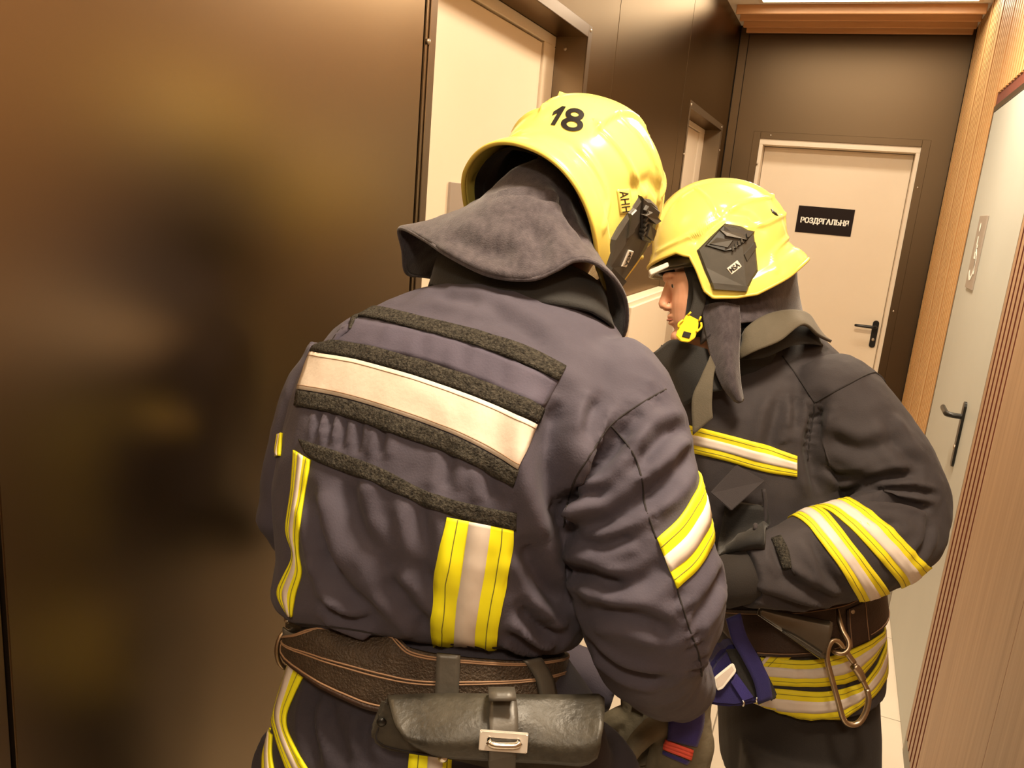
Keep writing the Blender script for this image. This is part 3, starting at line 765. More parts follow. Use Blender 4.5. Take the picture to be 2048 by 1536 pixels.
creases(me, puckers(SEAM_A[0], 13, 20, .0028, .0050)+puckers(SEAM_A[1], 17, 18, .0022, .0055)+puckers(SEAM_A[2], 15, 20, .0026, .0055)+[
    ([(1268, 835), (1225, 895), (1165, 955), (1128, 1030)], .012, .014), ([(1118, 790), (1098, 880), (1105, 960), (1125, 1050)], .016, .020),
    ([(1130, 1062), (1200, 1050), (1280, 1000), (1330, 955)], .008, .012), ([(1135, 1140), (1190, 1155), (1240, 1172)], .009, .010),
    ([(1150, 1085), (1215, 1088), (1270, 1065)], .007, .009), ([(1165, 1225), (1250, 1230), (1345, 1265)], .007, .012),
    ([(1180, 1290), (1240, 1340), (1330, 1362)], .007, .011), ([(1272, 925), (1330, 870), (1375, 855)], .007, .012),
    ([(1290, 1000), (1340, 960), (1385, 900)], .006, .012), ([(1200, 1180), (1290, 1160), (1330, 1120)], .005, .012),
    ([(1145, 1030), (1165, 1000), (1215, 985)], .008, .009), ([(1380, 1250), (1420, 1200), (1450, 1140)], .005, .012), ([(1160, 880), (1175, 840), (1200, 800)], .006, .010),
    ([(640, 1095), (690, 1180), (765, 1250)], .008, .016), ([(690, 960), (715, 1050), (800, 1160)], .008, .018), ([(650, 1212), (700, 1240), (740, 1248)], .010, .010),
    ([(835, 1000), (848, 1090), (862, 1190)], .006, .014), ([(1040, 1215), (1085, 1262), (1120, 1275)], .009, .011), ([(1020, 1268), (1062, 1292), (1100, 1300)], .008, .009),
    ([(770, 1150), (830, 1225), (860, 1270)], .007, .015), ([(1048, 1090), (1085, 1165), (1122, 1205)], .009, .014), ([(760, 1010), (790, 1090), (850, 1170)], .006, .016),
    ([(620, 990), (640, 1080), (660, 1150)], .006, .014), ([(940, 640), (1010, 640), (1090, 690)], .005, .018), ([(870, 590), (940, 600), (1010, 620)], .004, .014),
    ([(640, 826), (632, 876)], .004, .006), ([(664, 830), (655, 888)], .004, .006), ([(690, 838), (682, 892)], .004, .006), ([(722, 845), (716, 900)], .004, .006), ([(765, 855), (758, 915)], .004, .008), ([(900, 900), (890, 980)], .004, .010), ([(970, 930), (985, 1000)], .004, .010),
    ([(700, 640), (690, 675)], .003, .007), ([(760, 650), (750, 690)], .003, .008), ([(850, 668), (842, 715)], .003, .008), ([(930, 690), (922, 740)], .003, .008), ([(1010, 715), (1000, 770)], .003, .008)])
me.materials.append(M['fabric'])
jA = obj('jacket', me, A); bA = bvh_of(me)
# hook-and-loop strips and the big light patch on the back
V1 = ([(690, 613), (760, 617), (860, 640), (980, 670), (1070, 703), (1132, 735)], [(670, 633), (740, 637), (840, 662), (960, 696), (1050, 730), (1117, 762)])
V2 = ([(632, 679), (720, 690), (820, 715), (930, 750), (1030, 790), (1086, 817)], [(621, 704), (710, 718), (810, 745), (920, 782), (1020, 822), (1075, 846)])
SV = ([(621, 706), (710, 720), (810, 747), (920, 784), (1020, 824), (1071, 849)], [(596, 779), (690, 796), (800, 830), (900, 866), (980, 905), (1037, 938)])
V3 = ([(597, 782), (690, 799), (800, 833), (900, 869), (980, 908), (1038, 941)], [(592, 812), (680, 830), (800, 872), (900, 908), (980, 947), (1028, 973)])
V4 = ([(600, 878), (650, 895), (760, 935), (860, 985), (960, 1012), (1034, 1026)], [(612, 905), (640, 925), (740, 962), (840, 1007), (940, 1040), (1032, 1060)])
pp = Strip(bA, [V1[1][0], V1[1][2], V1[1][3], V1[1][5]], [V2[0][0], V2[0][2], V2[0][3], V2[0][5]], guess=1.0, step=10)
pp.band('back_panel', 0, 1, .0006, .0009, 'patch_fabric', jA, rows=7)
for tp_, bt_ in (V1, V2, V3, V4):
    s = Strip(bA, tp_, bt_, guess=1.0, step=7, rows=5); s.band('hook_strip', 0, 1, .0014, .0022, 'velcro', jA, rows=5)
s = Strip(bA, *SV, guess=1.0, step=8); s.band('back_patch', 0, 1, .0014, .0016, 'silver_patch', jA, rows=9, label='pale beige rectangular back patch')
for f in (.10, .90): s.line('stitch_line', f, .0030, .0006, 'stitch_tan', jA)
# vertical tapes
tape(bA, [(893, 1034), (880, 1100), (869, 1180), (865, 1240), (867, 1303)], [(1027, 1058), (1018, 1140), (1003, 1220), (994, 1280), (1000, 1320)], jA, split=(.34, .66), guess=1.0)
tape(bA, [(590, 900), (585, 980), (574, 1060), (588, 1108), (570, 1150), (556, 1188), (578, 1228)], [(623, 920), (612, 980), (600, 1060), (599, 1110), (605, 1145), (592, 1190), (586, 1232)], jA, split=(.34, .62), guess=1.1, off=.002)
# sleeve tapes
tape(bA, [(1313, 1077), (1360, 1032), (1397, 970)], [(1352, 1176), (1395, 1137), (1424, 1085)], jA, split=(.35, .68), guess=.95, ext=(0, 5))
tape(bA, [(557, 868), (552, 900), (553, 912)], [(566, 866), (564, 895), (562, 912)], jA, split=(.3, .7), guess=1.14, lines=False, ext=(0, 0), step=5)
# seams
for q in ([(1332, 778), (1280, 808), (1222, 850), (1182, 908), (1150, 960), (1134, 1010), (1127, 1055)], [(1222, 852), (1262, 900), (1283, 955), (1290, 1010), (1312, 1077)],
          [(1354, 1178), (1378, 1255), (1398, 1310), (1404, 1352)], [(588, 1246), (650, 1252), (760, 1270), (866, 1302)]):
    px_line('seam', bA, q, -.0002, .0012, 'seam', jA, .97)
# trousers
zf = Vector((0, 0, 1))
TR = [ring((625, 1200), 1.09, (1090, 1250), 1.03, .085, .045), ring((604, 1290), 1.09, (1150, 1348), 1.02, .106, .04), ring((574, 1375), 1.09, (1195, 1420), 1.02, .114, .03), ring((552, 1460), 1.09, (1212, 1490), 1.01, .124, .02), ring((538, 1536), 1.09, (1222, 1560), 1.0, .132), ring((560, 1640), 1.09, (1195, 1670), 1.0, .122)]
hipL, hipR = P(690, 1560, 1.11), P(1085, 1575, 1.04)
parts = [loft(rings_spline(TR, 16))]
ftL = Vector((hipL.x+.005, hipL.y+.02, 0)); ftR = Vector((hipR.x+.02, hipR.y+.06, 0))
for h, f in ((hipL, ftL), (hipR, ftR)):
    parts.append(tube([h+zf*.05, h-zf*.12, h*.45+f*.55+fA*.03, Vector((f.x, f.y, .28)), Vector((f.x, f.y, .10))], [.125, .118, .092, .085, .092], 24, n=26))
mt = solid(parts, .0065, 14); wrinkle(mt, .003, 8, 11., (1, 1, .6))
creases(mt, [([(640, 1370), (622, 1440), (640, 1536)], .006, .012), ([(660, 1390), (670, 1460), (690, 1536)], .006, .014), ([(735, 1430), (725, 1490), (735, 1536)], .005, .012), ([(700, 1400), (695, 1480), (700, 1536)], .004, .010)])
mt.materials.append(M['trouser']); tA = obj('trousers', mt, A); bT = bvh_of(mt)
tape(bT, [(557, 1322), (552, 1370), (545, 1420), (556, 1480), (580, 1550)], [(613, 1345), (590, 1390), (573, 1440), (590, 1490), (625, 1550)], tA, split=(.36, .66), guess=1.05)
tape(bT, [(538, 1455), (530, 1500), (527, 1550)], [(546, 1470), (545, 1510), (552, 1550)], tA, split=(.35, .7), guess=1.08, lines=False)
tape(bT, [(820, 1505), (812, 1600)], [(905, 1500), (900, 1600)], tA, split=(.45, .8), guess=.98)
for f in (ftL, ftR): boot(A, f, fA)
# belt
# smooth carrier for the belt: hips at waist level, a little larger than jacket and trousers
CARR = [ring((598, 1232), 1.09, (1128, 1286), 1.02, .116, .045), ring((588, 1290), 1.09, (1128, 1335), 1.02, .119, .045), ring((577, 1360), 1.088, (1138, 1400), 1.02, .120, .04), ring((566, 1430), 1.086, (1160, 1470), 1.018, .122, .035)]
cv, cf = loft(rings_spline(CARR, 14)); bC = BVHTree.FromPolygons(cv, cf)
sb = Strip(bC, [(594, 1268), (625, 1265), (729, 1271), (780, 1280), (845, 1302), (935, 1314), (1044, 1321), (1122, 1312)], [(580, 1322), (639, 1366), (693, 1393), (751, 1416), (830, 1420), (935, 1410), (1062, 1394), (1126, 1376)], guess=1.0, step=8, rows=8, ext=(30, 30), smooth=8)
belt = sb.band('belt', 0, 1, .001, .005, 'belt_leather', A, rows=8)
for f in (.05, .09, .48, .53, .93): sb.line('stitch_line', f, .0064, .0011, 'stitch_tan', belt)
sb.band('edge_piping', .95, 1.02, .002, .0055, 'belt_dark', belt, rows=2)
# belt loops that carry the pouch
for tp_, bt_ in (([(876, 1303), (874, 1350), (872, 1391)], [(921, 1307), (919, 1350), (917, 1391)]), ([(1040, 1318), (1062, 1350), (1071, 1391)], [(1072, 1312), (1092, 1350), (1101, 1391)])):
    q = Strip(bC, tp_, bt_, guess=1.0, step=8, rows=5); q.band('belt_loop', 0, 1, .0068, .004, 'leather_strap', belt)
# ring and folded strap on the left of the belt
cpt = P(578, 1298, 1.085)
V_, F_ = ctube([cpt+CR*(.014*math.cos(t))+CU*(.026*math.sin(t))+FWD*(.008*math.cos(t)) for t in np.linspace(0, 2*math.pi, 24, endpoint=False)], .0035, 8)
obj('belt_ring', mesh('belt_ring', V_, F_, 'steel'), belt)
lp = [P(x, y, d) for x, y, d in ((572, 1236, 1.10), (585, 1245, 1.085), (612, 1252, 1.07), (618, 1266, 1.065), (606, 1280, 1.065), (585, 1284, 1.07), (566, 1272, 1.08))]
q = [Vector(p) for p in catmull([tuple(p) for p in lp], 24)]
G = [[p+CU*k for p in q] for k in (-.012, -.004, .004, .012)]; Nn = [[-FWD for p in q] for k in range(4)]
vs, fs = solidgrid(G, Nn, 0, .003); obj('folded_strap', fixn(mesh('folded_strap', vs, fs, 'leather_strap')), belt)
rivet(P(576, 1240, 1.085), -FWD, belt, .006, m='chrome')
# neck cape under the helmet
hem = [(800, 457, 1.125), (850, 480, 1.07), (900, 513, 1.03), (980, 551, 1.0), (1060, 559, .985), (1110, 541, .985), (1150, 521, .985), (1190, 526, .99), (1233, 563, 1.01), (1253, 610, 1.04), (1248, 668, 1.08), (1215, 690, 1.16), (1150, 650, 1.25), (1040, 600, 1.30), (930, 565, 1.29), (850, 553, 1.23), (813, 545, 1.18), (806, 500, 1.15)]
top = [(958, 410, 1.17), (980, 385, 1.13), (1010, 355, 1.11), (1045, 330, 1.105), (1085, 320, 1.105), (1120, 335, 1.105), (1142, 370, 1.11), (1160, 415, 1.115), (1178, 460, 1.12), (1195, 505, 1.14), (1205, 540, 1.18), (1195, 560, 1.24), (1150, 545, 1.30), (1080, 510, 1.33), (1010, 470, 1.32), (975, 450, 1.28), (960, 435, 1.24), (955, 420, 1.20)]
mid = [(895, 432, 1.14), (925, 425, 1.085), (965, 420, 1.06), (1010, 420, 1.045), (1065, 415, 1.04), (1105, 420, 1.045), (1130, 440, 1.05), (1155, 465, 1.055), (1190, 505, 1.07), (1215, 550, 1.09), (1220, 600, 1.14), (1205, 620, 1.20), (1150, 600, 1.27), (1060, 555, 1.32), (970, 515, 1.31), (915, 500, 1.26), (885, 480, 1.21), (880, 455, 1.17)]
def closed_spline(pts, n):
    k = len(pts); q = catmull([pts[i % k] for i in range(-3, k+4)], 20*(k+6)+1); q = q[3*20:(3+k)*20]
    a = np.array(q); L = np.r_[0, np.cumsum(np.linalg.norm(np.diff(np.r_[a, a[:1]], axis=0), axis=1))]; s_ = np.linspace(0, L[-1], n, endpoint=False)
    b = np.r_[a, a[:1]]; return [tuple(np.interp(t, L, b[:, c]) for c in range(a.shape[1])) for t in s_]
def cspl(pts, m=6):
    k = len(pts); out = []
    P4 = [np.array(p, float) for p in pts]
    for i in range(k):
        p0, p1, p2, p3 = P4[i-1], P4[i], P4[(i+1) % k], P4[(i+2) % k]
        for t in np.linspace(0, 1, m, endpoint=False):
            out.append(tuple(.5*((2*p1)+(-p0+p2)*t+(2*p0-5*p1+4*p2-p3)*t*t+(-p0+3*p1-3*p2+p3)*t**3)))
    return out
def cape(name, rings3, m, parent, rows=26, thick=.004, amp=.0018):
    RR = [[P(*q) for q in cspl(r)] for r in rings3]; g = rings_spline(RR, rows); n = len(g[0])
    vs, fs = loft(g, cap=False); me = mesh(name, vs, fs); bm = bmesh.new(); bm.from_mesh(me); bmesh.ops.recalc_face_normals(bm, faces=bm.faces); bm.normal_update(); bm.to_mesh(me); bm.free()
    wrinkle(me, amp, 26, 4.)
    o = obj(name, me, parent); me.materials.append(M[m]); me.polygons.foreach_set('use_smooth', [True]*len(me.polygons))
    so_ = o.modifiers.new('s', 'SOLIDIFY'); so_.thickness = thick; so_.offset = 0
    return o, me
cp, cme = cape('neck_cape', [top, mid, hem], 'fleece', A, amp=.0026)
creases(cme, [([(985, 400), (1035, 392), (1085, 396), (1120, 412)], .005, .006), ([(975, 412), (1040, 404), (1090, 410)], .003, .005), ([(1115, 380), (1135, 440), (1170, 490)], .005, .010), ([(900, 470), (960, 500), (1040, 520)], .004, .016), ([(1050, 440), (1075, 480), (1080, 530)], .004, .016)])
V_, F_ = ctube([P(*q) for q in cspl(hem)], .003, 6); obj('hem', mesh('hem', V_, F_, 'fleece'), cp)
# collar standing under the cape, its near-black colour stands in for the shadow there
ctop = [(880, 505, 1.13), (960, 520, 1.06), (1060, 525, 1.03), (1150, 535, 1.03), (1205, 580, 1.06), (1190, 620, 1.16), (1060, 590, 1.27), (930, 545, 1.24)]
cbot = [(860, 570, 1.12), (940, 590, 1.03), (1060, 605, 1.0), (1170, 620, 1.0), (1225, 655, 1.03), (1210, 700, 1.14), (1060, 660, 1.27), (900, 610, 1.24)]
co_, com = cape('collar', [ctop, cbot], 'collar_dark', A, rows=8)
# head and body under the clothes: one continuous figure
hd = MW1 @ Vector((0, 0, -.01)); rot1 = MW1.to_3x3()
neckb = P(1060, 620, 1.19); wa = P(870, 1300, 1.06)
bp_ = [ellip(hd, (rot1 @ Vector((.100, 0, 0)), rot1 @ Vector((0, .078, 0)), rot1 @ Vector((0, 0, .115)))), ellip(MW1 @ Vector((.035, 0, -.085)), (rot1 @ Vector((.06, 0, 0)), rot1 @ Vector((0, .055, 0)), rot1 @ Vector((0, 0, .055)))),
       tube([hd-rot1 @ Vector((.03, 0, .03)), (hd+neckb)/2, neckb], [.062, .06, .065], 16, n=10), tube([neckb, P(970, 780, 1.09), P(900, 1000, 1.06), wa, P(880, 1450, 1.06)], [.065, .08, .10, .09, .10], 20, n=20)]
bp_.append(tube([MW1 @ Vector((.095, 0, -.01)), MW1 @ Vector((.118, 0, -.045)), MW1 @ Vector((.092, 0, -.058))], [.010, .015, .010], 10, n=8))
for chain in (rarm, larm): bp_.append(tube([a for a, r in chain], [r*.5 for a, r in chain], 12, n=26))
for h, f in ((hipL, ftL), (hipR, ftR)): bp_.append(tube([h+zf*.04, h*.5+f*.5+fA*.02, Vector((f.x, f.y, .12))], [.075, .055, .04], 14, n=14))
bm_ = solid(bp_, .009, 4); bm_.materials.append(M['skin']); obj('body', bm_, A)
# helmet with its number and name label
hA, bH, hme = helmet(A, MW1, 1)
def on_helmet(bv, cx, cy, ux, uy, off):
    def fn(u, v):
        l, n, d = hit(bv, cx+u*ux[0]+v*uy[0], cy+u*ux[1]+v*uy[1], 1.2); return l+n*off
    return fn
def digit_poly(strokes): return strokes
def annulus(cx, cy, ox, oy, ix, iy, n=40):
    V = []; F = []
    for k in range(n):
        t = 2*math.pi*k/n
        for f in (0, .5, 1): V.append((cx+math.cos(t)*(ox*(1-f)+ix*f), cy+math.sin(t)*(oy*(1-f)+iy*f)))
    for k in range(n):
        j = (k+1) % n
        for f in (0, 1): F.append((k*3+f, j*3+f, j*3+f+1, k*3+f+1))
    return V, F
def print_on(name, V2, F2, o, r, u, bv, off, m, parent, maxlen=.12):
    me = mesh('t', [(x, y, 0) for x, y in V2], F2)
    f_ = on_helmet(bv, 0, 0, r, u, off); g_ = on_helmet(bv, o[0], o[1], r, u, off)
    return map_text(name, me, lambda a, b: g_(a, b), m, parent, maxlen=maxlen)
print_on('number', [(-.42, .66), (.0, 1.0), (.30, 1.0), (.30, 0), (-.06, 0), (-.06, .64), (-.36, .46)], [(0, 1, 5, 6), (1, 2, 3, 4, 5)], (1103, 250), (24, 4), (22, -37), bH, .0010, 'ink', hA)
a8 = annulus(0, .74, .40, .27, .17, .10); b8 = annulus(0, .29, .48, .30, .23, .14); V8, F8 = merge([a8, b8])
print_on('number', V8, F8, (1141, 262), (46, 8), (12, -44), bH, .0010, 'ink', hA)
lb = Strip(bH, [(1233, 379), (1240, 429)], [(1259, 377), (1265, 425)], guess=1.15, step=5); lb.band('name_label', 0, 1, .0006, .0006, 'helmet', hA)
tA_ = text_mesh('AHH', 1, .0, 8, 1.05); tv = arr(tA_); W2 = np.ptp(tv[:, 0]); H2 = np.ptp(tv[:, 1]); m2x, m2y = (tv[:, 0].max()+tv[:, 0].min())/2, (tv[:, 1].max()+tv[:, 1].min())/2
fn2 = on_helmet(bH, 1249, 403, (6, 42), (17, -2), .0016)
map_text('name_letters', tA_, lambda u, v: fn2((u-m2x)/W2, (v-m2y)/H2), 'ink', hA, maxlen=.08)
# visor in front
def visor(parent, mw, a0, zt_, zb_, r0=.135, w0=.115, fwd_=.0):
    R = []
    for i in range(6):
        f = i/5; z = zt_+(zb_-zt_)*f; row = []
        for k in range(37):
            t = math.radians(-95+190*k/36); row.append(mw @ Vector((fwd_+r0*math.cos(t)*(1+.03*f), w0*math.sin(t), z+.012*math.cos(t)*(-f))))
        R.append(row)
    vs, fs = loft(R, cap=False, closed=False); o = obj('visor', mesh('visor', vs, fs, 'visor'), parent)
    so_ = o.modifiers.new('s', 'SOLIDIFY'); so_.thickness = .002
    V_, F_ = tube(R[-1], [.0016]*37, 6); obj('visor_edge', mesh('visor_edge', V_, F_, 'visor'), parent)
    return o
visor(hA, MW1, 0, -.01, -.115, .142, .117)
# gloved hands in front, on the right
def glove(parent, wrist, d, s, n, curl, size, band=True, spread=.06):
    me = solid(hand_parts(wrist, d, s, n, curl, size, spread), .0032, 3); wrinkle(me, .0012, 40, 2.); me.materials.append(M['glove'])
    return obj('glove', me, parent), bvh_of(me)
g1, bg1 = glove(A, P(1378, 1412, 1.19), (-CU*.97-CR*.14+FWD*.1), -CR, -FWD, .25, 1.12)
s = Strip(bg1, [(1340, 1385), (1336, 1440), (1334, 1478)], [(1402, 1388), (1406, 1440), (1392, 1492)], guess=1.17, step=6, rows=8); s.band('blue_panel', 0, 1, .002, .003, 'blue', g1, rows=8)
s = Strip(bg1, [(1330, 1478), (1385, 1498)], [(1327, 1496), (1380, 1517)], guess=1.17, step=6, rows=7)
for k in range(3): s.band('knuckle_band', k*.34, k*.34+.30, .002, .004, 'red', g1)
s = Strip(bg1, [(1326, 1500), (1378, 1521)], [(1325, 1506), (1373, 1527)], guess=1.17, step=6, rows=3); s.band('blue_panel', 0, 1, .002, .002, 'blue', g1)
g2, bg2 = glove(A, P(1285, 1395, 1.25), (-CU*.95+CR*.10+FWD*.1), -CR*.9, FWD, .30, 1.15, spread=.35)
s = Strip(bg2, [(1268, 1398), (1290, 1406)], [(1266, 1408), (1288, 1418)], guess=1.23, step=5, rows=4); s.band('knuckle_band', 0, 1, .002, .003, 'red', g2)
#PART5
# ------------------------------------------------------------------ pouch on the belt of the nearer person
pc = P(985, 1462, .875)
pouch = empty('leather_pouch', pc, 'worn black leather pouch with buckled strap hanging from the brown belt', 'pouch')
def prow(pts, d): return [P(x, y, d_) for (x, y), d_ in zip(pts, d)]
# body behind the flap (side gusset seen on the left)
body = [(764, 1400), (752, 1430), (741, 1458), (742, 1485), (770, 1503), (840, 1514), (900, 1522), (1000, 1545), (1150, 1545), (1185, 1525), (1195, 1400)]
prism('pouch_body', [P(x, y, .898) for x, y in body], FWD*.011, 'leather_black', pouch, bevel=.004)
# flap: rolled over the top, free lower edge
fl_t = [(775, 1396), (850, 1392), (950, 1392), (1050, 1394), (1150, 1394), (1198, 1393), (1206, 1400)]
fl_b = [(832, 1490), (880, 1510), (950, 1516), (1020, 1520), (1100, 1525), (1165, 1528), (1192, 1512)]
cols = 34; rows = 16
TT, BB = catmull(fl_t, cols), catmull(fl_b, cols); G = []; Nn = []
LE = [(775, 1396), (782, 1425), (792, 1455), (810, 1475), (832, 1490)]; le = catmull(LE, rows); RE = [(1206, 1400), (1208, 1440), (1202, 1480), (1192, 1512)]; re_ = catmull(RE, rows)
for i in range(rows):
    f = i/(rows-1); row = []
    for j in range(cols):
        h = j/(cols-1)
        x = TT[j][0]*(1-f)+BB[j][0]*f; y = TT[j][1]*(1-f)+BB[j][1]*f
        # Coons blend with the side edges
        x += (le[i][0]-(TT[0][0]*(1-f)+BB[0][0]*f))*(1-h)+(re_[i][0]-(TT[-1][0]*(1-f)+BB[-1][0]*f))*h
        y += (le[i][1]-(TT[0][1]*(1-f)+BB[0][1]*f))*(1-h)+(re_[i][1]-(TT[-1][1]*(1-f)+BB[-1][1]*f))*h
        d = .895-.040*math.sin(min(1, f*1.25)*math.pi/2)+.012*max(0, f-.75)*2+.004*math.sin(h*9+f*3)
        row.append(P(x, y, d))
    G.append(row)
top_back = [[P(TT[j][0], TT[j][1]+k*10+2, .895+.005*k) for j in range(cols)] for k in (2, 1)]
G = top_back+G
def gridn(G):
    m, n = len(G), len(G[0]); out = []
    for i in range(m):
        r = []
        for j in range(n):
            a = G[min(i+1, m-1)][j]-G[max(i-1, 0)][j]; b = G[i][min(j+1, n-1)]-G[i][max(j-1, 0)]
            v = a.cross(b).normalized(); r.append(v if v.dot(FWD) < 0.2 else v)
        out.append(r)
    return out
Nn = gridn(G)
if Nn[8][10].dot(FWD) > 0: Nn = [[-v for v in r] for r in Nn]
vs, fs = solidgrid(G, Nn, 0, .003); flap_me = fixn(mesh('flap', vs, fs, 'leather_black')); flap = obj('flap', flap_me, pouch); bF = bvh_of(flap_me)
s = Strip(bF, [(983, 1392), (978, 1430), (978, 1470), (976, 1522)], [(1030, 1392), (1034, 1430), (1034, 1470), (1030, 1522)], guess=.9, step=6, rows=7)
q = s.band('strap', 0, 1, .003, .004, 'leather_strap', pouch, rows=7)
lp = [P(x, y, d) for x, y, d in ((1005, 1402, .856), (1004, 1386, .862), (1003, 1380, .875), (1003, 1384, .884), (1004, 1398, .888))]
qq = [Vector(p) for p in catmull([tuple(p) for p in lp], 12)]
G2 = [[p+CR*k for p in qq] for k in (-.0145, -.005, .005, .0145)]
N2 = [[(p-P(1004, 1400, .88)).normalized() for p in qq] for k in range(4)]
vs, fs = solidgrid(G2, N2, 0, .004); obj('strap_fold', fixn(mesh('strap_fold', vs, fs, 'leather_strap')), pouch)
s2 = [P(x, y, .850) for x, y in ((979, 1508), (1032, 1510), (1028, 1600), (975, 1600))]; prism('strap_end', s2, FWD*.004, 'leather_strap', pouch, bevel=.001)
# buckle: square steel frame with a bar
def frame(name, outer, inner, d, t, m, par):
    V = [P(x, y, d) for x, y in outer]+[P(x, y, d) for x, y in inner]; V += [v+FWD*t for v in V]; F = []
    for i in range(4):
        j = (i+1) % 4
        F += [(i, j, 4+j, 4+i), (8+j, 8+i, 12+i, 12+j), (j, i, 8+i, 8+j), (4+i, 4+j, 12+j, 12+i)]
    me = fixn(mesh(name, V, F, m, False)); bm = bmesh.new(); bm.from_mesh(me); bmesh.ops.bevel(bm, geom=bm.edges[:], offset=.0008, segments=2, affect='EDGES'); bm.to_mesh(me); bm.free()
    return obj(name, me, par)
frame('buckle', [(960, 1461), (1057, 1468), (1054, 1508), (957, 1501)], [(975, 1475), (1041, 1480), (1039, 1495), (973, 1490)], .843, .004, 'buckle_metal', pouch)
vs, fs = tube([P(976, 1482, .840), P(988, 1490, .839), (P(1030, 1491, .839)), P(1040, 1484, .840)], [.0035]*4, 10, n=14); obj('buckle_bar', mesh('buckle_bar', vs, fs, 'chrome'), pouch)
for x, y in ((763, 1444), (886, 1517)): rivet(P(x, y, .897), -FWD, pouch, .006, m='chrome' if y > 1500 else 'black_metal')
V_, F_ = tube([P(x, y, .8975) for x, y in ((757, 1456), (752, 1475), (765, 1490), (800, 1500), (850, 1508), (890, 1515))], [.001]*6, 6, n=24); obj('stitch_line', mesh('stitch_line', V_, F_, 'seam'), pouch)

# ------------------------------------------------------------------ second person, seen from the left side
hb = P(1595, 1420, 1.74)
B = empty('person', (hb.x, hb.y, 0), 'person in dark turnout gear and yellow helmet, seen in profile, left elbow bent', 'person')
fB = Vector((-.93, -.36, 0)).normalized(); sBl = Vector((fB.y*-1, fB.x, 0))   # facing, wearer's left
if sBl.dot(FWD) > 0: sBl = -sBl
T = [ring((1405, 690), 1.72, (1610, 655), 1.72, .085), ring((1372, 735), 1.71, (1668, 700), 1.72, .135), ring((1345, 800), 1.70, (1705, 775), 1.72, .175), ring((1345, 900), 1.70, (1715, 880), 1.73, .185),
     ring((1355, 985), 1.70, (1712, 990), 1.73, .180), ring((1380, 1078), 1.70, (1720, 1085), 1.73, .175), ring((1410, 1150), 1.70, (1728, 1160), 1.73, .170), ring((1420, 1225), 1.70, (1740, 1230), 1.73, .174), ring((1425, 1290), 1.70, (1742, 1290), 1.73, .180), ring((1430, 1335), 1.70, (1735, 1330), 1.73, .180)]
parts = [loft(rings_spline(T, 44))]
la = [(P(1640, 765, 1.63), .075), (P(1668, 795, 1.60), .090), (P(1735, 885, 1.57), .094), (P(1795, 985, 1.55), .090), (P(1806, 1055, 1.53), .080), (P(1735, 1090, 1.48), .088), (P(1660, 1108, 1.45), .086), (P(1590, 1132, 1.42), .076), (P(1525, 1146, 1.41), .062), (P(1487, 1152, 1.40), .056)]
parts.append(tube([a for a, r in la], [r for a, r in la], 28, n=42))
ra = [(P(1450, 770, 1.84), .07), (P(1420, 880, 1.88), .075), (P(1385, 1000, 1.88), .07), (P(1360, 1080, 1.80), .06), (P(1380, 1120, 1.66), .052)]
parts.append(tube([a for a, r in ra], [r for a, r in ra], 20, n=24))
me = solid(parts, .0053, 6); wrinkle(me, .0040, 9, 6., (1, 1, .75)); wrinkle(me, .0022, 22, 1., (1, 1, .8))
creases(me, [
    *puckers([(1630, 806), (1622, 860), (1615, 920)], 12, 16, .003, .006), ([(1690, 985), (1760, 958), (1830, 948)], .010, .011), ([(1715, 1002), (1780, 1002), (1852, 1015)], .010, .010), ([(1735, 980), (1800, 978), (1872, 990)], .008, .008),
    ([(1648, 870), (1720, 900), (1800, 880)], .007, .018), ([(1640, 930), (1690, 955), (1740, 950)], .007, .012), ([(1640, 800), (1622, 890), (1640, 990)], .014, .018),
    ([(1560, 800), (1540, 880), (1545, 900)], .008, .016), ([(1592, 790), (1590, 860)], .007, .012), ([(1620, 1075), (1660, 1150), (1700, 1192)], .006, .012),
    ([(1550, 1150), (1640, 1190), (1690, 1200)], .007, .012), ([(1500, 1185), (1580, 1208), (1640, 1215)], .006, .010), ([(1770, 830), (1800, 900), (1850, 940)], .005, .016),
    ([(1545, 1090), (1560, 1130), (1600, 1170)], .005, .010), ([(1700, 1030), (1745, 1040), (1800, 1050)], .005, .010), ([(1860, 1040), (1850, 1090), (1820, 1130)], .005, .012),
    ([(1605, 1330), (1612, 1370)], .004, .010), ([(1690, 1310), (1700, 1360), (1695, 1420)], .005, .012)], 1.6)
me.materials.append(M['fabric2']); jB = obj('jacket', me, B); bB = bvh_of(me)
Y2 = dict(y='hi_yellow2', split=(.32, .68), guess=1.55)
tape(bB, [(1360, 846), (1378, 850), (1450, 868), (1530, 890), (1595, 912)], [(1365, 900), (1388, 906), (1450, 921), (1530, 944), (1595, 953)], jB, ext=(16, 0), **Y2)
tape(bB, [(1698, 997), (1750, 1030), (1800, 1075), (1839, 1120)], [(1665, 1027), (1705, 1062), (1750, 1110), (1792, 1158)], jB, ext=(8, 10), **Y2)
tape(bB, [(1661, 1033), (1690, 1070), (1730, 1120), (1764, 1163)], [(1616, 1052), (1650, 1095), (1685, 1145), (1717, 1199)], jB, ext=(8, 10), **Y2)
tape(bB, [(1440, 1306), (1521, 1314), (1604, 1320), (1650, 1315), (1695, 1300), (1742, 1280)], [(1445, 1362), (1555, 1370), (1610, 1373), (1659, 1371), (1713, 1358), (1744, 1326)], jB, ext=(14, 16), **Y2)
tape(bB, [(1450, 1372), (1557, 1377), (1610, 1382), (1659, 1382), (1724, 1364), (1742, 1344)], [(1455, 1414), (1531, 1433), (1622, 1444), (1660, 1441), (1690, 1434), (1732, 1404)], jB, ext=(14, 16), **Y2)
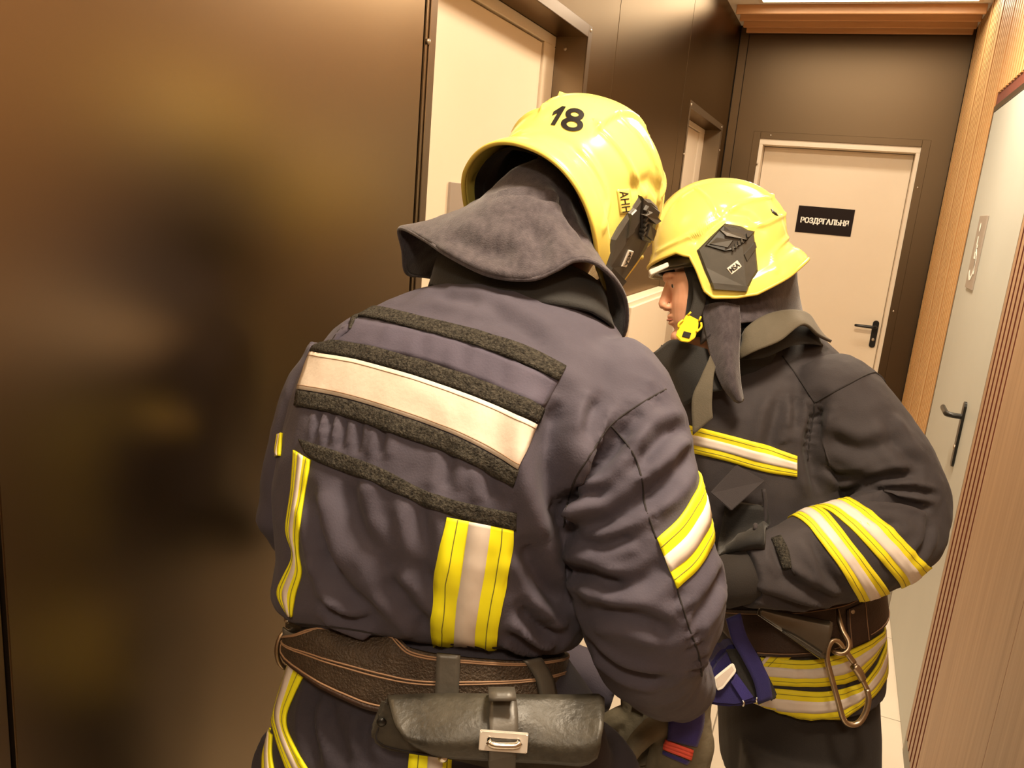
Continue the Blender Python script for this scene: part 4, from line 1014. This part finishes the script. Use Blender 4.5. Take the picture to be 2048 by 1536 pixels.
for q in ([(1565, 712), (1600, 760), (1630, 806)], [(1628, 806), (1690, 772), (1748, 745), (1775, 762)], [(1630, 806), (1622, 860), (1615, 920)], [(1562, 1075), (1575, 1120), (1590, 1150)]):
    px_line('seam', bB, q, .0002, .0018, 'seam', jB, 1.55)
s = Strip(bB, [(1543, 1078), (1556, 1104), (1566, 1140)], [(1562, 1072), (1576, 1100), (1584, 1136)], guess=1.42, step=6); s.band('hook_strip', 0, 1, .0014, .002, 'velcro', jB)
# radio pocket and flap on the chest
pk = Strip(bB, [(1455, 1000), (1450, 1060), (1448, 1110)], [(1530, 1010), (1535, 1060), (1530, 1100)], guess=1.55, step=8, rows=8); pk.band('chest_pocket', 0, 1, .004, .020, 'collar_dark', jB, rows=8)
pts = [P(1421, 986, 1.50), P(1474, 930, 1.505), P(1531, 962, 1.50), P(1463, 1022, 1.485)]; prism('pocket_flap', pts, FWD*.005, 'fabric2', jB, bevel=.0015)
px_line('pocket_edge', bB, [(1525, 975), (1527, 1010), (1520, 1080)], .022, .004, 'fabric2', jB, 1.55)
# knitted wrist and glove
vs, fs = tube([P(1500, 1150, 1.40), P(1470, 1158, 1.40), P(1440, 1168, 1.41)], [.047, .046, .044], 20, n=10); obj('knit_cuff', mesh('knit_cuff', vs, fs, 'trouser2'), jB)
me = solid(hand_parts(P(1440, 1168, 1.415), -CR*.9-CU*.35+FWD*.1, CU, -FWD, .5, 1.05), .0035, 3); me.materials.append(M['trouser2']); obj('glove', me, B)
me = solid(hand_parts(P(1385, 1135, 1.62), -CR*.7-CU*.6-FWD*.25, CU, FWD, .4, 1.05), .0035, 3); me.materials.append(M['trouser2']); obj('glove', me, B)
# belt: dark leather band round the hips
CARR = [ring((1405, 1110), 1.70, (1735, 1122), 1.73, .181), ring((1412, 1170), 1.70, (1742, 1182), 1.73, .183), ring((1420, 1250), 1.70, (1750, 1262), 1.73, .186)]
cv, cf = loft(rings_spline(CARR, 10)); bC2 = BVHTree.FromPolygons(cv, cf)
sb = Strip(bC2, [(1430, 1216), (1500, 1220), (1600, 1218), (1680, 1205), (1738, 1190)], [(1440, 1300), (1520, 1310), (1605, 1312), (1690, 1296), (1744, 1270)], guess=1.55, step=9, rows=8, ext=(36, 36), smooth=6)
belt2 = sb.band('belt', 0, 1, 0, .006, 'belt_dark', B, rows=8)
for f in (.07, .93): sb.line('stitch_line', f, .0065, .0010, 'stitch_tan', belt2)
s = Strip(bC2, [(1688, 1218), (1690, 1250), (1694, 1296)], [(1728, 1200), (1732, 1240), (1736, 1276)], guess=1.55, step=6); s.band('belt_patch', 0, 1, .006, .003, 'belt_dark', belt2)
for f in (.12, .88): s.line('stitch_line', f, .0092, .0008, 'stitch_tan', belt2)
rivet(P(1704, 1224, (hit(bC2, 1704, 1224)[2])-.008), -FWD, belt2, .006, m='rivet')
# trousers
TR = [ring((1432, 1270), 1.71, (1728, 1275), 1.73, .150), ring((1440, 1350), 1.71, (1736, 1355), 1.73, .160), ring((1446, 1450), 1.71, (1738, 1450), 1.73, .162), ring((1450, 1540), 1.71, (1742, 1540), 1.73, .158)]
parts = [loft(rings_spline(TR, 14))]
feet = []
for dpt in (1.61, 1.83):
    h = P(1595, 1560, dpt); f = Vector((h.x, h.y, 0)); feet.append(f)
    parts.append(tube([h+zf*.06, h-zf*.1, h*.5+f*.5+fB*.03, Vector((f.x, f.y, .28)), Vector((f.x, f.y, .10))], [.118, .112, .092, .088, .094], 24, n=24))
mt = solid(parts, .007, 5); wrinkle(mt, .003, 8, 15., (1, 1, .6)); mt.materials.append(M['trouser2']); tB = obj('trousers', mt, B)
for f in feet: boot(B, f, fB)
# helmet
hB, bHB, hmeB = helmet(B, MW2, 2)
s = Strip(bHB, [(1541, 418), (1552, 426)], [(1549, 436), (1559, 446)], guess=1.66, step=4, rows=4); s.band('number_mark', 0, .4, .0008, .0006, 'ink', hB)
vz = visor(hB, MW2, 0, -.008, -.040, .128, .108)
# face opening trim and goggles lamp at the brow
G_ = [[MW2 @ Vector((.112*math.cos(t)+.004, .100*math.sin(t), z)) for t in np.linspace(-1.35, 1.35, 26)] for z in (-.024, -.036, -.046)]
N_ = [[(MW2.to_3x3() @ Vector((math.cos(t), math.sin(t), 0))) for t in np.linspace(-1.35, 1.35, 26)] for z in range(3)]
vs, fs = solidgrid(G_, N_, 0, .006); obj('brow_pad', fixn(mesh('brow_pad', vs, fs, 'plastic_dark2')), hB)
pts = [P(1298, 540, 1.52), P(1336, 524, 1.52), P(1338, 533, 1.52), P(1302, 550, 1.52)]; prism('visor_pivot', pts, FWD*.01, 'badge', hB, bevel=.001)
# head: face in profile, one mesh with the body
rot2 = MW2.to_3x3(); hp = lambda x, y, z: MW2 @ Vector((x, y, z))
def hpx(px, py, y): # pixel in the head's middle plane -> head frame
    return MW2.inverted() @ P(px, py, 1.63)+Vector((0, y, 0))
def hq(px, py, y): return MW2 @ hpx(px, py, y)
parts = [ellip(hq(1440, 505, 0), (rot2 @ Vector((.098, 0, 0)), rot2 @ Vector((0, .076, 0)), rot2 @ Vector((0, 0, .098))))]
# face block: rings from brow to chin, each (front px, back px, y px, half width)
FR = [(1332, 1470, 548, .062), (1336, 1470, 570, .066), (1341, 1470, 590, .067), (1340, 1468, 610, .064), (1341, 1462, 628, .058), (1343, 1456, 645, .052), (1350, 1446, 660, .046), (1350, 1432, 676, .040), (1356, 1420, 688, .030)]
rr = []
for xf, xb, yy, hw in FR:
    a, b = hpx(xf, yy, 0), hpx(xb, yy+6, 0); c = (a+b)/2; ln = (a-b).length/2; ax = (a-b).normalized(); row = []
    for k in range(28):
        u = 2*math.pi*k/28; cs, sn = math.cos(u), math.sin(u)
        row.append(MW2 @ (c+ax*ln*math.copysign(abs(cs)**.85, cs)+Vector((0, hw*math.copysign(abs(sn)**.75, sn), 0))))
    rr.append(row)
parts.append(loft(rings_spline(rr, 24)))
parts.append(tube([hq(1341, 556, 0), hq(1336, 575, 0), hq(1330, 594, 0), hq(1325, 610, 0)], [.008, .0085, .009, .0095], 12, n=12))   # nose bridge to tip
parts.append(ellip(hq(1326, 611, 0), (rot2 @ Vector((.0085, 0, 0)), rot2 @ Vector((0, .010, 0)), rot2 @ Vector((0, 0, .0075)))))
for sy in (-1, 1): parts.append(ellip(hq(1335, 615, sy*.012), (rot2 @ Vector((.010, 0, 0)), rot2 @ Vector((0, .0065, 0)), rot2 @ Vector((0, 0, .0065)))))
parts.append(tube([hq(1346, 634, -.020), hq(1339, 633, 0), hq(1346, 634, .020)], [.004, .0050, .004], 10, n=10))
parts.append(tube([hq(1348, 646, -.018), hq(1341, 646, 0), hq(1348, 646, .018)], [.004, .0050, .004], 10, n=10))
parts.append(ellip(hq(1353, 674, 0), (rot2 @ Vector((.012, 0, 0)), rot2 @ Vector((0, .022, 0)), rot2 @ Vector((0, 0, .014)))))
parts.append(tube([hq(1338, 556, -.045), hq(1334, 553, -.015), hq(1334, 553, .015), hq(1338, 556, .045)], [.006, .008, .008, .006], 10, n=12))  # brow ridge
parts.append(tube([hq(1440, 600, 0), hq(1455, 680, 0), P(1490, 790, 1.74)], [.062, .058, .055], 18, n=12))
parts.append(tube([P(1490, 790, 1.74), P(1520, 920, 1.73), P(1550, 1150, 1.71), P(1580, 1430, 1.72)], [.055, .09, .10, .11], 18, n=18))
for chain in (la, ra): parts.append(tube([a for a, r in chain], [r*.5 for a, r in chain], 12, n=24))
for f in feet:
    h = Vector((f.x, f.y, P(1595, 1560, 1.72).z)); parts.append(tube([h, h*.5+f*.5, Vector((f.x, f.y, .12))], [.075, .055, .04], 14, n=14))
mb = solid(parts, .0026, 3); mb.materials.append(M['skin']); bd = obj('body', mb, B); bFace = bvh_of(mb)
for sy in (1, -1):
    c = hq(1352, 574, sy*.030); vs, fs = ellip(c, [rot2 @ Vector(v) for v in ((.0115, 0, 0), (0, .0115, 0), (0, 0, .0115))], 16, 10); obj('eye', mesh('eye', vs, fs, 'eye_white'), bd)
    vs, fs = ellip(c+rot2 @ Vector((.0085, sy*.0015, -.001)), [rot2 @ Vector(v) for v in ((.0042, 0, 0), (0, .0050, 0), (0, 0, .0050))], 12, 8); obj('iris', mesh('iris', vs, fs, 'iris'), bd)
    V_, F_ = tube([hq(1343, 563, sy*.018), hq(1350, 560, sy*.034), hq(1362, 565, sy*.048)], [.002, .003, .002], 8, n=10); obj('eyebrow', mesh('eyebrow', V_, F_, 'iris'), bd)
V_, F_ = tube([hq(1344, 640, -.018), hq(1335, 640, 0), hq(1344, 640, .018)], [.0012, .0022, .0012], 8, n=12); obj('lips', mesh('lips', V_, F_, 'lip'), bd)
# hood at the cheek, straps, buckle
def sheet_px(name, rowsd, m, parent, thick=.003, rows=18, cols=20):
    RR = [[P(*q) for q in catmull(r, cols)] for r in rowsd]; g = [[] for _ in range(rows)]
    for j in range(cols):
        for i, p in enumerate(catmull([tuple(r[j]) for r in RR], rows)): g[i].append(Vector(p))
    nn = gridn(g)
    k = sum((v for r in nn for v in r), Vector())
    if k.dot(FWD) > 0: nn = [[-v for v in r] for r in nn]
    vs, fs = solidgrid(g, nn, 0, thick); me = fixn(mesh(name, vs, fs, m)); return obj(name, me, parent), me
vs, fs = tube([hq(1450, 590, 0), hq(1468, 670, 0), P(1500, 790, 1.72)], [.066, .070, .085], 20, n=12); obj('neck_hood', mesh('neck_hood', vs, fs, 'collar_dark'), B)
hood, hoodm = sheet_px('hood', [[(1366, 520, 1.58), (1374, 560, 1.575), (1376, 600, 1.575), (1370, 650, 1.58), (1372, 685, 1.60)], [(1400, 520, 1.555), (1405, 560, 1.55), (1410, 600, 1.55), (1405, 650, 1.56), (1398, 672, 1.58)], [(1440, 520, 1.55), (1440, 560, 1.545), (1440, 600, 1.55), (1436, 650, 1.56), (1430, 690, 1.58)]], 'collar_dark', B)
sheet_px('chin_strap', [[(1385, 560, 1.553), (1386, 600, 1.548), (1372, 640, 1.545), (1362, 672, 1.55)], [(1412, 560, 1.545), (1412, 600, 1.54), (1398, 645, 1.54), (1385, 680, 1.55)]], 'strap_black', hood, .003, 6, 16)
bk = [(1374, 628), (1398, 640), (1396, 660), (1390, 676), (1377, 685), (1362, 683), (1352, 672), (1358, 652), (1366, 642)]
hole = [(1368, 662), (1383, 666), (1379, 677), (1364, 673)]
cb2 = prism('buckle', [P(x, y, 1.528) for x, y in bk], FWD*.006, 'strap_yellow', hood, bevel=.0015)
prism('buckle_slot', [P(x, y, 1.526) for x, y in hole], FWD*.003, 'strap_black', hood, bevel=.0006)
for a, b in (((1357, 655), (1366, 640)), ((1402, 645), (1393, 664))):
    vs, fs = tube([P(*a, 1.527), P((a[0]+b[0])/2+(-4 if a[0] < 1380 else 5), (a[1]+b[1])/2, 1.526), P(*b, 1.527)], [.0022]*3, 8, n=10); obj('buckle_arm', mesh('buckle_arm', vs, fs, 'strap_yellow'), hood)
for a, b in (((1376, 630), (1382, 624)), ((1398, 642), (1402, 633))):
    vs, fs = tube([P(*a, 1.528), P(*b, 1.527)], [.002, .0018], 8); obj('buckle_pin', mesh('buckle_pin', vs, fs, 'strap_yellow'), hood)
# fleece cape of the second helmet: behind the neck, then hanging lapel in front
ctop = [(1590, 515, 1.66), (1540, 545, 1.575), (1490, 585, 1.56), (1440, 600, 1.555), (1405, 600, 1.57), (1392, 590, 1.64), (1420, 580, 1.72), (1500, 560, 1.75), (1570, 525, 1.72)]
cmid = [(1592, 565, 1.66), (1545, 595, 1.565), (1490, 615, 1.545), (1440, 625, 1.54), (1408, 640, 1.56), (1396, 640, 1.64), (1420, 620, 1.73), (1500, 600, 1.77), (1575, 575, 1.73)]
cbot = [(1600, 628, 1.66), (1545, 640, 1.555), (1490, 645, 1.53), (1445, 655, 1.53), (1412, 680, 1.55), (1402, 690, 1.64), (1425, 670, 1.74), (1500, 650, 1.79), (1590, 630, 1.74)]
cpB, _ = cape('neck_cape', [ctop, cmid, cbot], 'fleece', B, rows=16, amp=.0012)
sheet_px('cape_lapel', [[(1404, 612, 1.555), (1412, 660, 1.55), (1425, 720, 1.535), (1445, 770, 1.52), (1470, 800, 1.515)], [(1440, 605, 1.53), (1448, 660, 1.52), (1456, 720, 1.505), (1466, 770, 1.50), (1480, 805, 1.505)], [(1478, 612, 1.53), (1480, 660, 1.525), (1476, 710, 1.52), (1478, 760, 1.515), (1484, 800, 1.515)]], 'fleece', B, .004, 18, 26)
# olive collar of the jacket, standing and folded out
sheet_px('collar', [[(1490, 690, 1.535), (1478, 705, 1.53), (1480, 718, 1.53)], [(1490, 660, 1.53), (1500, 690, 1.515), (1512, 702, 1.51)], [(1530, 632, 1.54), (1545, 665, 1.515), (1560, 682, 1.51)], [(1580, 622, 1.56), (1595, 640, 1.535), (1605, 650, 1.53)], [(1615, 630, 1.60), (1628, 655, 1.575), (1636, 672, 1.57)], [(1635, 660, 1.66), (1650, 676, 1.64), (1662, 684, 1.63)]], 'collar_olive', B, .004, 30, 12)
ccb = [(1480, 720, 1.56), (1530, 715, 1.545), (1590, 690, 1.56), (1640, 690, 1.62), (1640, 700, 1.76), (1560, 720, 1.85), (1440, 730, 1.83), (1400, 740, 1.74)]
cct = [(1475, 660, 1.57), (1520, 650, 1.555), (1570, 635, 1.57), (1612, 640, 1.63), (1610, 645, 1.74), (1540, 660, 1.82), (1440, 680, 1.80), (1400, 700, 1.72)]
cape('collar_stand', [cct, ccb], 'collar_dark', B, rows=8)
# dark front collar wing and its tab
sheet_px('collar_wing', [[(1285, 708, 1.70), (1310, 705, 1.66), (1345, 680, 1.60), (1385, 690, 1.57), (1415, 700, 1.56)], [(1300, 740, 1.70), (1320, 745, 1.65), (1350, 735, 1.59), (1385, 745, 1.56), (1430, 740, 1.545)], [(1330, 765, 1.68), (1350, 790, 1.64), (1370, 810, 1.59), (1400, 790, 1.55), (1445, 780, 1.53)]], 'collar_dark', B, .004)
tb, tbm = sheet_px('collar_tab', [[(1420, 712, 1.525), (1400, 760, 1.515), (1384, 800, 1.51), (1386, 870, 1.51)], [(1428, 735, 1.52), (1426, 770, 1.505), (1424, 810, 1.50), (1426, 835, 1.50)]], 'collar_olive', B, .005, 8, 20)
# ------------------------------------------------------------------ carabiner on the second person's belt
cz0 = lambda x, y: (1440+x/5.485, 1180+y/5.485)
dC = 1.498
kb = empty('carabiner', P(*cz0(1400, 1000), dC), 'large worn steel carabiner hanging from the dark belt over the yellow hem bands', 'carabiner')
bodyp = [(1470, 800), (1390, 690), (1310, 575), (1240, 548), (1190, 620), (1172, 750), (1220, 950), (1290, 1200), (1350, 1405), (1420, 1472), (1520, 1458), (1598, 1340), (1630, 1190), (1612, 1085)]
pp_ = [P(*cz0(*q), dC) for q in bodyp]; vs, fs = tube(pp_, [.0055]*len(pp_), 12, n=70); obj('frame', mesh('frame', vs, fs, 'steel'), kb)
gp = [P(*cz0(*q), dC) for q in ((1612, 1085), (1560, 980), (1470, 800))]; vs, fs = tube(gp, [.0048]*3, 12, n=14); gt = obj('gate', mesh('gate', vs, fs, 'steel'), kb)
gp = [P(*cz0(*q), dC) for q in ((1565, 985), (1520, 895), (1465, 830))]; vs, fs = tube(gp, [.0072, .0085, .0075], 12, n=10); obj('locking_sleeve', mesh('locking_sleeve', vs, fs, 'steel'), gt)
hk = [P(*cz0(*q), dd) for q, dd in (((1290, 215), 1.53), ((1308, 330), 1.515), ((1345, 450), 1.505), ((1405, 560), 1.497), ((1405, 640), 1.493), ((1350, 690), 1.493), ((1270, 685), 1.497), ((1230, 650), 1.505))]
vs, fs = tube(hk, [.003, .005, .0055, .0055, .0055, .0055, .005, .004], 12, n=50); obj('hook', mesh('hook', vs, fs, 'steel'), kb)
# leather tool sheath on the same belt
sh_e = empty('tool_sheath', P(1585, 1270, 1.51), 'glossy black leather sheath tucked along the dark belt beside the carabiner', 'sheath')
R_ = []
for t in np.linspace(0, 1, 20):
    a = Vector(P(1516+136*t, 1222+58*t, 1.505)); rr_ = .007+.031*t; ax1 = (CU*.94+CR*.30).normalized()
    R_.append([a+ax1*(math.cos(u)*rr_)-FWD*(math.sin(u)*rr_*.42) for u in [2*math.pi*k/22 for k in range(22)]])
vs, fs = loft(R_); obj('sheath_body', mesh('sheath_body', vs, fs, 'sheath'), sh_e)
vs, fs = tube([P(1565, 1262, 1.497), P(1600, 1284, 1.488), P(1650, 1316, 1.487)], [.0028]*3, 8, n=14); obj('sheath_edge', mesh('sheath_edge', vs, fs, 'leather_strap'), sh_e)
# ------------------------------------------------------------------ blue pouch between the two people
bb = empty('blue_bag', P(1480, 1400, 1.44), 'blue fabric bag with pale tag hanging at the dark belt between the two people', 'bag')
def slab(name, poly, d, t, m, bev=.004, par=bb): return prism(name, [P(x, y, d) for x, y in poly], FWD*t, m, par, bevel=bev)
slab('bag_body', [(1380, 1395), (1400, 1370), (1428, 1320), (1450, 1295), (1480, 1290), (1520, 1310), (1548, 1380), (1550, 1396), (1520, 1408), (1470, 1417), (1430, 1414), (1395, 1405)], 1.44, .05, 'blue_bag', .008)
slab('bag_opening', [(1452, 1300), (1478, 1298), (1500, 1340), (1514, 1394), (1500, 1396), (1475, 1350)], 1.4375, .004, 'collar_dark', .001)
st_p = [(1466, 1232), (1478, 1275), (1500, 1315), (1522, 1360), (1530, 1402)]
for i_, (w0, dd, m_, nm) in enumerate(((.020, 1.432, 'blue_bag', 'shoulder_strap'),)):
    q = [P(x, y, dd) for x, y in catmull(st_p, 20)]
    G = [[p+(CR*.9+CU*.35)*k for p in q] for k in (-w0/1.4, -w0/3, w0/3, w0/1.4)]; vs, fs = solidgrid(G, [[-FWD for p in q]]*4, 0, .004); obj(nm, fixn(mesh(nm, vs, fs, m_)), bb)
slab('black_edging', [(1512, 1300), (1518, 1312), (1552, 1382), (1556, 1394), (1548, 1402), (1540, 1404), (1540, 1380)], 1.436, .03, 'strap_black', .003)
slab('webbing', [(1462, 1366), (1474, 1348), (1508, 1395), (1486, 1403)], 1.434, .004, 'blue', .001)
slab('reflective_tag', [(1429, 1357), (1432, 1353), (1463, 1328), (1468, 1328), (1473, 1341), (1470, 1348), (1446, 1378), (1436, 1382), (1430, 1370)], 1.428, .004, 'sign_white', .0012)
slab('tag_lining', [(1431, 1358), (1464, 1331), (1469, 1340), (1446, 1371), (1435, 1377)], 1.4275, .003, 'silver', .0006)
for x, y, dx in ((1488, 1404, -3), (1513, 1396, 3)):
    vs, fs = tube([P(x+dx, y-4, 1.433), P(x, y+2, 1.43), P(x+dx*.5, y+8, 1.433)], [.0018]*3, 8, n=8); obj('strap_ring', mesh('strap_ring', vs, fs, 'chrome'), bb)
